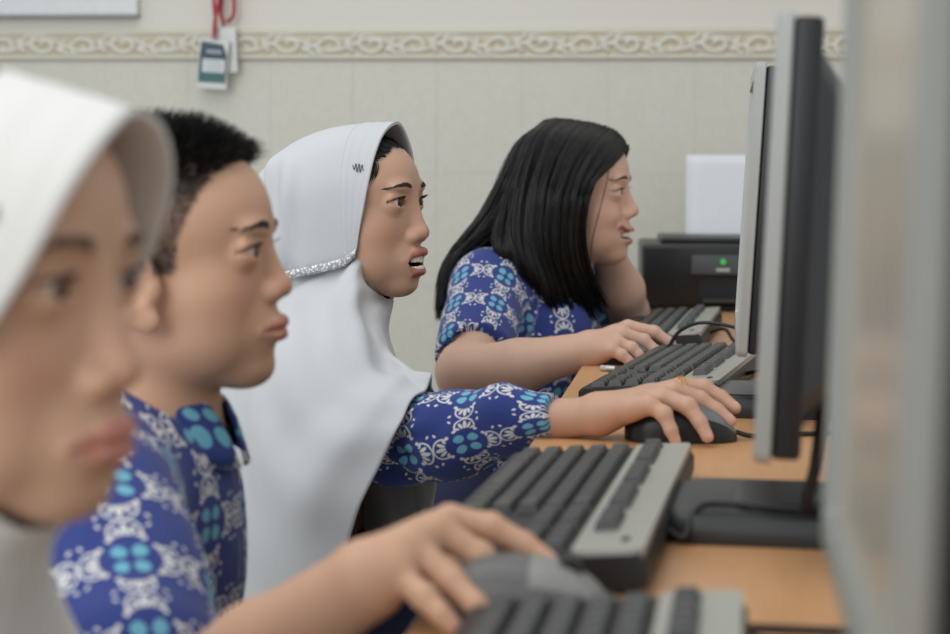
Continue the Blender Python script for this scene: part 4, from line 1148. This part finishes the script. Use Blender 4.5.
# ================================================================== boy
def boy():
    at = W(90, 600, 1.49)
    par = person('person', 'boy with short black hair and a blue batik shirt in profile', np.array([at[0], at[1], 0]))
    H = Head((102, 0, -29), W(291, 287, 1.465), 5, 3, 0, 1.0, 'closed', 7, 5, -5)
    wrist = W(362, 583, 1.075)
    fing = [[W(450, 520, 1.128), W(491, 527, 1.128), W(524, 544, 1.125), W(549, 561, 1.12)],
            [W(438, 530, 1.108), W(479, 556, 1.105), W(503, 576, 1.10), W(524, 594, 1.10)],
            [W(412, 545, 1.088), W(451, 581, 1.075), W(475, 604, 1.064), W(494, 622, 1.060)],
            [W(396, 573, 1.070), W(424, 597, 1.055), W(440, 613, 1.048), W(453, 626, 1.045)]]
    thumb = [wrist+(fing[0][0]-wrist)*.3+mm(0, 8, -6), W(440, 570, 1.150), W(475, 575, 1.152), W(503, 588, 1.150)]
    hb = np.array([p for f in fing for p in f]+[wrist, W(300, 620, 1.09)])
    nb = W(146, 436, 1.492); sh = W(88, 500, 1.35); shl = W(160, 495, 1.64); el = W(150, 735, 1.15); ell_ = W(220, 680, 1.63)
    boxes = [box_of(H, (-20, -90, -118), (112, 66, 70), .0018), (hb.min(0)-.02, hb.max(0)+.02, .0022)]
    lo = np.array([min(H.O[0]-.14, at[0]-.18), .98, .42]); hi = np.array([hb[:, 0].max()+.03, 1.82, H.O[2]+.12])
    F = body_grid(lo, hi, .007, boxes)
    head_sdf(F, H, 'closed', ears=True, crown=93)
    F.u(Cone(H.w(-10, 0, -50), nb, .050, .054), .016)
    F.u(Ell(W(96, 620, 1.49), (.085, .13, .19)), .03)
    limb(F, [nb, sh], [.05, .045], .03); limb(F, [nb, shl], [.05, .045], .03)
    limb(F, [sh, el, W(262, 655, 1.105), wrist], [.043, .036, .031, .0225], .012)
    wl = ell_+np.array([.16, -.03, -.05]); limb(F, [shl, ell_, wl], [.042, .034, .022], .012)
    lf = []
    for i in range(4):
        b = wl+np.array([.07, .028-.018*i, -.012]); lf.append([b, b+np.array([.026, 0, -.008]), b+np.array([.042, 0, -.016]), b+np.array([.054, 0, -.026])])
    hand_sdf(F, wl, lf, [wl+mm(15, 20, 0), wl+mm(40, 38, -8), wl+mm(58, 44, -14), wl+mm(74, 46, -20)])
    hand_sdf(F, wrist, fing, thumb, rw=.0225)
    def hl(L):
        xh = np.interp(L[:, 2], [-20, 10, 30, 45, 55, 62, 68, 74], [29, 33, 42, 50, 54, 60, 70, 84])
        m_ = smooth01((xh-L[:, 0])/6)*smooth01((L[:, 2]+16)/8)
        back = smooth01((-14-L[:, 0])/8)*smooth01((L[:, 2]+68)/10)
        return np.maximum(m_, back)*(L[:, 2] > -75)*(np.abs(L[:, 1]) < 74)*np.where(L[:, 2] < 45, .78, .93)
    o, V, Q, N = finish_body(F, H, 'closed', SK_BOY, par, fing, hl)
    add_eyes(H, par, (1, 0, -.03), .95); add_brows(H, V, N, par, 18.5, 2.5, 240, 3.6)
    L = H.loc(V); msk = hl(L); ok = np.where(msk > .3)[0]; 
    # area weighted picking
    ar = np.linalg.norm(np.cross(V[Q[:, 1]]-V[Q[:, 0]], V[Q[:, 3]]-V[Q[:, 0]]), axis=1); wv = np.zeros(len(V)); np.add.at(wv, Q[:, 0], ar)
    p_ = wv[ok]*msk[ok]; pick = RNG.choice(ok, 9500, p=p_/p_.sum())
    p = L[pick]; n_ = (N[pick])@H.R; z = p[:, 2]
    top = smooth01((z-50)/20); rnd = RNG.normal(size=p.shape)*.22
    fr = smooth01((p[:, 0]-25)/35)*top
    length = 2.6+top*(14+8*RNG.random(len(p)))*(1-.25*fr/(top+1e-3))+2.2*smooth01((z-25)/35)
    d = n_*(1.0-.35*top[:, None])+np.array([0, 0, 1.0])*(top*.25-.5*(1-top))[:, None]+np.array([.25, 0, .25])*fr[:, None]+rnd+np.array([.3, 0, 0])*top[:, None]
    d /= np.linalg.norm(d, axis=1)[:, None]
    k = np.linspace(0, 1, 4); P = p[:, None]+d[:, None]*(length[:, None]*k)[..., None]+np.array([1.5, 0, -1.2])*(k*k)[None, :, None]*(length/12)[:, None, None]
    V1, Q1 = strands_mesh(H.w(P.reshape(-1, 3)).reshape(P.shape), (np.array([.62, .58, .42, .12])*1e-3)[None]*(.6+.4*top[:, None])); mesh_np('hair', V1, Q1, M_HAIR, par, True)
    # shirt
    F = body_grid(np.array([at[0]-.2, 1.08, .40]), np.array([at[0]+.30, 1.86, .90]), .0042, [])
    ch = W(96, 610, 1.49)
    F.u(Ell(ch, (.108, .150, .21))); F.u(Ell(W(112, 545, 1.49), (.088, .12, .09)), .05)
    limb(F, [W(138, 472, 1.49), sh], [.050, .056], .05); limb(F, [W(138, 472, 1.49), shl], [.050, .052], .05)
    eh = sh+(el-sh)*.72; F.u(Cone(sh, eh, .058, .062), .035); eh2 = shl+(ell_-shl)*.45; F.u(Cone(shl, eh2, .050, .046), .035)
    for c_, a_ in ((eh, (el-sh)), (eh2, (ell_-shl))):
        a_ = a_/np.linalg.norm(a_); F.s_(Fn(lambda X, Y, Z, c_=c_, a_=a_: -((X-c_[0])*a_[0]+(Y-c_[1])*a_[1]+(Z-c_[2])*a_[2]), c_-.09, c_+.09), 0) if False else None
    F.s_(Cone(nb-np.array([0, 0, .0]), H.w(-8, 0, -40), .056, .056), .01)
    V, Q = F.mesh(3); N = vnormals(V, Q); V = wrinkle(V, N, .0065, 26, 21, (1, 1, .7))
    cc = cloth_coords(V, [(ch-UZ*.25, ch+UZ*.2, .12, (-1, 0, 0), (.01, 0)), (sh+(sh-eh)*.2, eh, .06, (-1, 0, 0), (.0, .012)), (shl, eh2, .06, (0, 1, 0), (0, .03))])
    mesh_np('shirt', V, Q, M_BAT_BOY, par, True, {'cloth': cc})
    collar(par, W(141, 424, 1.49), camdir(1, -.25), M_BAT_BOY, .055, .074, .022, -.018, .012, .34)
    # button band down the front
    ys = []
    lower_body(par, np.array([at[0]-.01, at[1], .44]))
# ================================================================== girl with long hair
def girl_four():
    at = W(505, 500, 2.83)
    par = person('person', 'girl with long loose black hair, smiling, blue batik shirt', np.array([at[0], at[1], 0]))
    H = Head((102, 0, -29), W(638, 211.5, 2.80), 13, 2, 0, 1.0, 'smile', 7, 3.5, -1)
    wrist = W(588, 350, 2.455)
    fing = [[W(628, 327, 2.492), W(654, 332, 2.492), W(669, 342, 2.49), W(676, 350.5, 2.487)],
            [W(622, 334, 2.470), W(644, 340.5, 2.470), W(654.5, 350, 2.466), W(659, 357, 2.462)],
            [W(617, 343, 2.450), W(631.5, 348, 2.446), W(639, 355, 2.443), W(643, 360, 2.440)],
            [W(611, 350, 2.436), W(622, 355, 2.432), W(628, 360, 2.430), W(632, 363, 2.428)]]
    thumb = [wrist+(fing[0][0]-wrist)*.3+mm(0, 8, -6), W(625, 345, 2.515), W(640, 349, 2.52), W(652, 355, 2.517)]
    nb = W(548, 280, 2.83); sh = W(492, 290, 2.72); shl = W(565, 292, 2.97); el = W(465, 373, 2.51); ell_ = W(624, 314, 2.95); wl = W(612, 262, 2.875)
    hb = np.array([p for f in fing for p in f]+[wrist]); hb2 = np.array([wl, W(590, 235, 2.90), W(622, 255, 2.93)])
    boxes = [box_of(H, (10, -60, -112), (110, 60, 60), .0019), (hb.min(0)-.02, hb.max(0)+.02, .0021), (hb2.min(0)-.02, hb2.max(0)+.02, .003)]
    lo = np.array([at[0]-.2, 2.33, .42]); hi = np.array([hb[:, 0].max()+.04, 3.2, H.O[2]+.13])
    F = body_grid(lo, hi, .007, boxes)
    head_sdf(F, H, 'smile', chub=1.05, eyes=.95)
    F.u(Cone(H.w(-6, 0, -55), nb, .048, .052), .016)
    F.u(Ell(W(520, 380, 2.83), (.095, .13, .17)), .03)
    limb(F, [nb, sh], [.05, .045], .03); limb(F, [nb, shl], [.05, .045], .03)
    limb(F, [sh, el, W(520, 366, 2.477), wrist], [.042, .037, .034, .0235], .014)
    limb(F, [shl, ell_], [.045, .037], .014); limb(F, [ell_, W(620, 290, 2.91), wl], [.035, .0345, .026], .02)
    lf = []
    for i in range(4):
        b = W(598-2*i, 240, 2.865+.014*i); lf.append([b, b+np.array([-.012, .006, .024]), b+np.array([-.022, .004, .036]), b+np.array([-.032, .0, .042])])
    hand_sdf(F, wl, lf, [wl+mm(-6, -4, 6), wl+mm(-18, -6, 16), wl+mm(-28, 0, 24), wl+mm(-38, 6, 30)])
    hand_sdf(F, wrist, fing, thumb, rw=.024)
    hl = lambda L: smooth01((L[:, 2]-62)/6)*(np.abs(L[:, 1]) < 75)+smooth01((10-L[:, 0])/8)*(L[:, 2] > -40)*(np.abs(L[:, 1]) < 80)
    o, V, Q, N = finish_body(F, H, 'smile', SK_G4, par, fing, lambda L: np.clip(hl(L), 0, 1))
    add_eyes(H, par, (1, .1, -.02), .95); add_brows(H, V, N, par, 18, 3.5, 200, 3.2)
    add_teeth(H, par, (-58.5, -66.5), (None, None), 14, 69, 18.5, 10)
    # hair: sheets of locks from the parting, then strands along them
    nf = [[(628, 147, 2.805), (613, 163, 2.765), (592, 185, 2.735), (583, 218, 2.733), (582, 250, 2.742), (592, 282, 2.76), (609, 310, 2.785)],
          [(617, 132, 2.82), (597, 150, 2.75), (577, 185, 2.722), (569, 220, 2.718), (569, 255, 2.722), (580, 290, 2.742), (596, 322, 2.765)],
          [(600, 125, 2.83), (578, 145, 2.745), (560, 185, 2.712), (553, 222, 2.705), (554, 258, 2.708), (564, 295, 2.725), (574, 326, 2.74)],
          [(580, 121, 2.84), (558, 140, 2.745), (542, 180, 2.710), (537, 220, 2.70), (539, 255, 2.698), (548, 288, 2.70), (554, 315, 2.715)],
          [(562, 119, 2.845), (538, 137, 2.755), (524, 178, 2.718), (517, 213, 2.70), (515, 240, 2.688), (521, 262, 2.680), (532, 288, 2.69)],
          [(555, 119, 2.85), (529, 139, 2.765), (513, 180, 2.73), (502, 212, 2.715), (496, 232, 2.700), (496, 248, 2.69), (504, 268, 2.69)]]
    nbk = [[(560, 119.5, 2.85), (535, 139, 2.765), (519, 180, 2.735), (503, 213, 2.735), (484, 236, 2.735), (466, 252, 2.735), (452, 275, 2.73)],
           [(553, 119.5, 2.855), (524, 142, 2.79), (506, 184, 2.77), (489, 216, 2.765), (470, 240, 2.755), (452, 262, 2.745), (443, 300, 2.725)],
           [(546, 120.5, 2.865), (517, 147, 2.84), (497, 190, 2.835), (478, 222, 2.825), (457, 248, 2.81), (442, 278, 2.79), (437.5, 320, 2.76)],
           [(548, 121, 2.885), (521, 148, 2.89), (503, 192, 2.895), (485, 225, 2.89), (464, 252, 2.88), (448, 282, 2.86), (442, 322, 2.84)],
           [(556, 121, 2.90), (535, 145, 2.94), (520, 190, 2.95), (503, 228, 2.95), (482, 258, 2.94), (464, 290, 2.93), (452, 325, 2.92)]]
    nfar = [[(629, 147, 2.815), (624, 158, 2.845), (611, 185, 2.875), (598, 215, 2.885), (590, 245, 2.90), (590, 275, 2.91), (596, 300, 2.91)],
            [(617, 133, 2.835), (606, 150, 2.90), (593, 185, 2.925), (584, 220, 2.93), (578, 255, 2.935), (578, 290, 2.94), (582, 320, 2.94)],
            [(592, 124, 2.86), (575, 145, 2.94), (563, 185, 2.96), (556, 222, 2.965), (552, 260, 2.965), (552, 295, 2.965), (556, 322, 2.96)],
            [(558, 121, 2.895), (538, 145, 2.945), (522, 190, 2.955), (506, 228, 2.955), (486, 258, 2.945), (468, 290, 2.935), (456, 325, 2.925)]]
    VV = []; QQ = []; nb_ = 0; S1 = []
    for ctl, ns in ((nf, 2300), (nbk, 1500), (nfar, 500)):
        C = np.array([[W(*q) for q in c] for c in ctl]); G = net(C, 60, 50)
        V0 = G.reshape(-1, 3); Q0 = grid_quads(60, 50); N0 = vnormals(V0, Q0).reshape(60, 50, 3)
        hc = H.w(0, 0, 20)
        if ((V0-hc)*N0.reshape(-1, 3)).sum(1).mean() < 0: N0 = -N0; Q0 = Q0[:, ::-1]
        lock = (.0026*np.sin(np.arange(60)*1.15+.8*np.sin(np.arange(60)*.4))+.0026*np.sin(np.arange(60)*.53+1))[:, None, None]*smooth01(np.linspace(0, 1, 50)/.3)[None, :, None]
        G = G+N0*lock
        Gb = G.copy(); Gb = Gb[:, 0:1]+(Gb-Gb[:, 0:1])*1.0; cut = .90+.06*np.sin(np.arange(60)*1.7)+.03*np.sin(np.arange(60)*.7)
        tt_ = np.linspace(0, 1, 50)[None]*cut[:, None]*49; i_ = np.clip(tt_.astype(int), 0, 48); f_ = (tt_-i_)[..., None]; rr_ = np.arange(60)[:, None]
        Gb = G[rr_, i_]*(1-f_)+G[rr_, i_+1]*f_; th_ = (.012-.010*smooth01((np.linspace(0, 1, 50)-.8)/.2))[None, :, None]
        Vs = np.concatenate([Gb.reshape(-1, 3), (Gb-N0*th_).reshape(-1, 3)]); n_ = 3000
        bd = np.concatenate([np.arange(50), np.arange(1, 60)*50+49, 59*50+np.arange(48, -1, -1), np.arange(58, 0, -1)*50]); b2 = np.roll(bd, -1)
        side = np.stack([bd, bd+n_, b2+n_, b2], 1)
        VV.append(Vs); QQ.append(np.concatenate([Q0, Q0[:, ::-1]+n_, side])+nb_); nb_ += len(Vs)
        u = RNG.random(ns)*59; i0 = np.clip(u.astype(int), 0, 58); f = (u-i0)[:, None, None]
        wand = np.cumsum(RNG.normal(size=(ns, 50))*.00022, axis=1)
        P = G[i0]*(1-f)+G[i0+1]*f+N0[i0]*(.0006+.0022*RNG.random((ns, 1, 1)))
        sd = G[np.clip(i0+1, 0, 59)]-G[i0]; sd /= np.linalg.norm(sd, axis=2, keepdims=True)+1e-9
        P = P+sd*wand[..., None]*2.2
        e0 = (RNG.random(ns)*.06); e1 = 1-RNG.random(ns)**1.6*.26; tt = e0[:, None]+(e1-e0)[:, None]*np.linspace(0, 1, 22)[None]*1.0
        ix = np.clip((tt*49), 0, 48.999); ii = ix.astype(int); ff = (ix-ii)[..., None]; r_ = np.arange(ns)[:, None]
        S1.append(P[r_, ii]*(1-ff)+P[r_, np.clip(ii+1, 0, 49)]*ff)
    hair = mesh_np('hair', np.concatenate(VV), np.concatenate(QQ), M_HAIR, par, True)
    P = np.concatenate(S1); rr = .00085*np.concatenate([[.6], np.ones(17), [.85, .65, .4, .12]])
    V1, Q1 = strands_mesh(P, rr); o = mesh_np('hair_strands', V1, Q1, M_HAIR, hair, True); o['kind'] = 'stuff'
    P = catmull([W(609, 168, 2.745), W(606, 185, 2.725), W(599, 212, 2.715), W(592, 240, 2.72), W(590, 262, 2.735)], 24)
    P2 = P+np.array([.001, 0, 0.001])*np.linspace(0, 1.5, 24)[:, None]
    V1, Q1 = strands_mesh(np.stack([P, P2]), np.linspace(.0007, .0003, 24)); mesh_np('loose_lock', V1, Q1, M_HAIR, hair, True)
    # shirt
    F = body_grid(np.array([at[0]-.24, 2.36, .42]), np.array([at[0]+.3, 3.2, .90]), .0042, [])
    ch = W(519, 385, 2.83); F.u(Ell(ch, (.118, .150, .19))); F.u(Ell(W(530, 325, 2.83), (.10, .13, .085)), .05)
    limb(F, [W(545, 285, 2.83), sh], [.054, .052], .05); limb(F, [W(545, 285, 2.83), shl], [.054, .056], .05)
    eh = sh+(el-sh)*.80; F.u(Cone(sh, eh, .052, .049), .03); eh2 = shl+(ell_-shl)*.5; F.u(Cone(shl, eh2, .055, .056), .03)
    a_ = (el-sh)/np.linalg.norm(el-sh); a2 = a_+UZ*.0+np.array([.35, 0, .0]); a2 /= np.linalg.norm(a2)
    F.s_(Fn(lambda X, Y, Z: np.maximum(-((X-eh[0])*a2[0]+(Y-eh[1])*a2[1]+(Z-eh[2])*a2[2]), np.sqrt((X-eh[0]-.02)**2+(Y-eh[1])**2+(Z-eh[2]+.02)**2)-.07), eh-.12, eh+.12), 0)
    F.s_(Cone(nb, H.w(-8, 0, -40), .056, .056), .01)
    V, Q = F.mesh(3); N = vnormals(V, Q); V = wrinkle(V, N, .0055, 30, 33, (1, 1, .8))
    cc = cloth_coords(V, [(ch-UZ*.25, ch+UZ*.2, .12, (-1, 0, 0), (.0, .01)), (sh+(sh-eh)*.35, eh, .062, (-1, 0, 0), (.02, .0)), (shl, eh2, .06, (0, 1, 0), (0, .03))])
    mesh_np('shirt', V, Q, M_BAT_FAR, par, True, {'cloth': cc})
    lower_body(par, np.array([at[0]-.03, at[1], .44]))
# ================================================================== nearest girl
def girl_one():
    at = W(-120, 640, .92)
    par = person('person', 'nearest girl in a white head scarf, out of focus at the left edge', np.array([at[0], at[1], 0]))
    H = Head((102, 0, -37), W(139, 372, .862), 17, 0, 0, 1.06, 'closed', -1, -2, -4)
    nb = H.w(-48, 0, -150); sh = H.w(-45, -108, -208); shl = H.w(-55, 108, -210)
    lo = H.w(0, 0, -480)-np.array([.25, .28, 0]); hi = H.w(0, 0, 110)+np.array([.2, .25, .02]); hi[0] = H.O[0]+.16
    F = body_grid(lo, hi, .008, [box_of(H, (0, -66, -118), (112, 66, 66), .0022)])
    head_sdf(F, H, 'closed', chub=1.08)
    F.u(Cone(H.w(-10, 0, -50), nb, .047, .050), .02); F.u(Ell(H.w(-60, 0, -340), (.08, .12, .17)), .03)
    limb(F, [nb, sh], [.05, .045], .03); limb(F, [nb, shl], [.05, .045], .03)
    el = sh+np.array([.03, -.03, -.23]); el2 = shl+np.array([-.03, .02, -.23]); limb(F, [sh, el], [.043, .034]); limb(F, [shl, el2], [.043, .034])
    hl = lambda L: smooth01((L[:, 2]-58)/5.0)*(np.abs(L[:, 1]) < 75)
    o, V, Q, N = finish_body(F, H, 'closed', SK_G1, par, [], hl)
    add_eyes(H, par, (1, 0, -.1), .9); add_brows(H, V, N, par, 16, 3.5, 120)
    E = [(100, 0, 77), (99, -30, 68), (91, -58, 44), (75, -70, 9), (58, -74, -18), (46, -72, -36), (34, -68, -60)]
    HH = Head((0, 0, 0), H.O, 9, 0, 0, 1.03)
    hij = make_hijab(par, HH, E, 6, M_HIJ1, 5, (98, 102, 93, 74), True, 1.14)
    top = [(60, 0, -108), (56, -25, -103), (44, -50, -82), (34, -66, -57), (2, -77, -70), (-40, -80, -77), (-85, -62, -84), (-112, 0, -84)]
    rows = [np.array(top, float)]; ang = np.radians([0, 22, 44, 66, 92, 120, 150, 180])
    for z, fx, w_, bx in ((-124, 48, 70, -108), (-165, 38, 112, -128), (-230, 44, 160, -145), (-330, 50, 185, -150), (-430, 54, 190, -150)):
        cx = -25.0
        rows.append(np.stack([np.where(np.cos(ang) > 0, cx+(fx-cx)*np.cos(ang), cx+(cx-bx)*np.cos(ang)), -w_*np.sin(ang), np.full(8, z)], 1))
    R = np.array([np.concatenate([r, r[-2::-1]*np.array([1, -1, 1])]) for r in rows]); G = net(R, 50, 113)
    V = G.reshape(-1, 3); Q = grid_quads(50, 113); N = vnormals(V, Q)
    a = np.tile(np.linspace(0, 2*PI, 113), 50); t = np.repeat(np.linspace(0, 1, 50), 113)
    V = V+N*(4.5*np.sin(a*7+t*3)*smooth01((t-.25)/.5))[:, None]
    o = mesh_np('cape', H.w(V), Q, M_HIJ1, hij, True); solidify(o, .002, 0)
    F = body_grid(lo-.02, hi, .008, []); F.u(Ell(H.w(-58, 0, -355), (.10, .14, .18))); F.u(Cone(sh, el, .055, .055), .03); F.u(Cone(shl, el2, .055, .055), .03)
    V, Q = F.mesh(2); mesh_np('tunic', V, Q, M_BAT, par, True, {'cloth': cloth_coords(V, [(H.w(-40, 0, -500), H.w(-40, 0, -200), .12, (-1, 0, 0), (0, 0))])})
    lower_body(par, np.array([at[0]+.02, at[1], .44]))
for fn_ in PEOPLE: globals()[fn_]()
for o in list(SC.objects):
    if o.parent is not None and o.parent.get('category') == 'person': o.matrix_parent_inverse = Matrix.Translation(-Vector(o.parent.location))
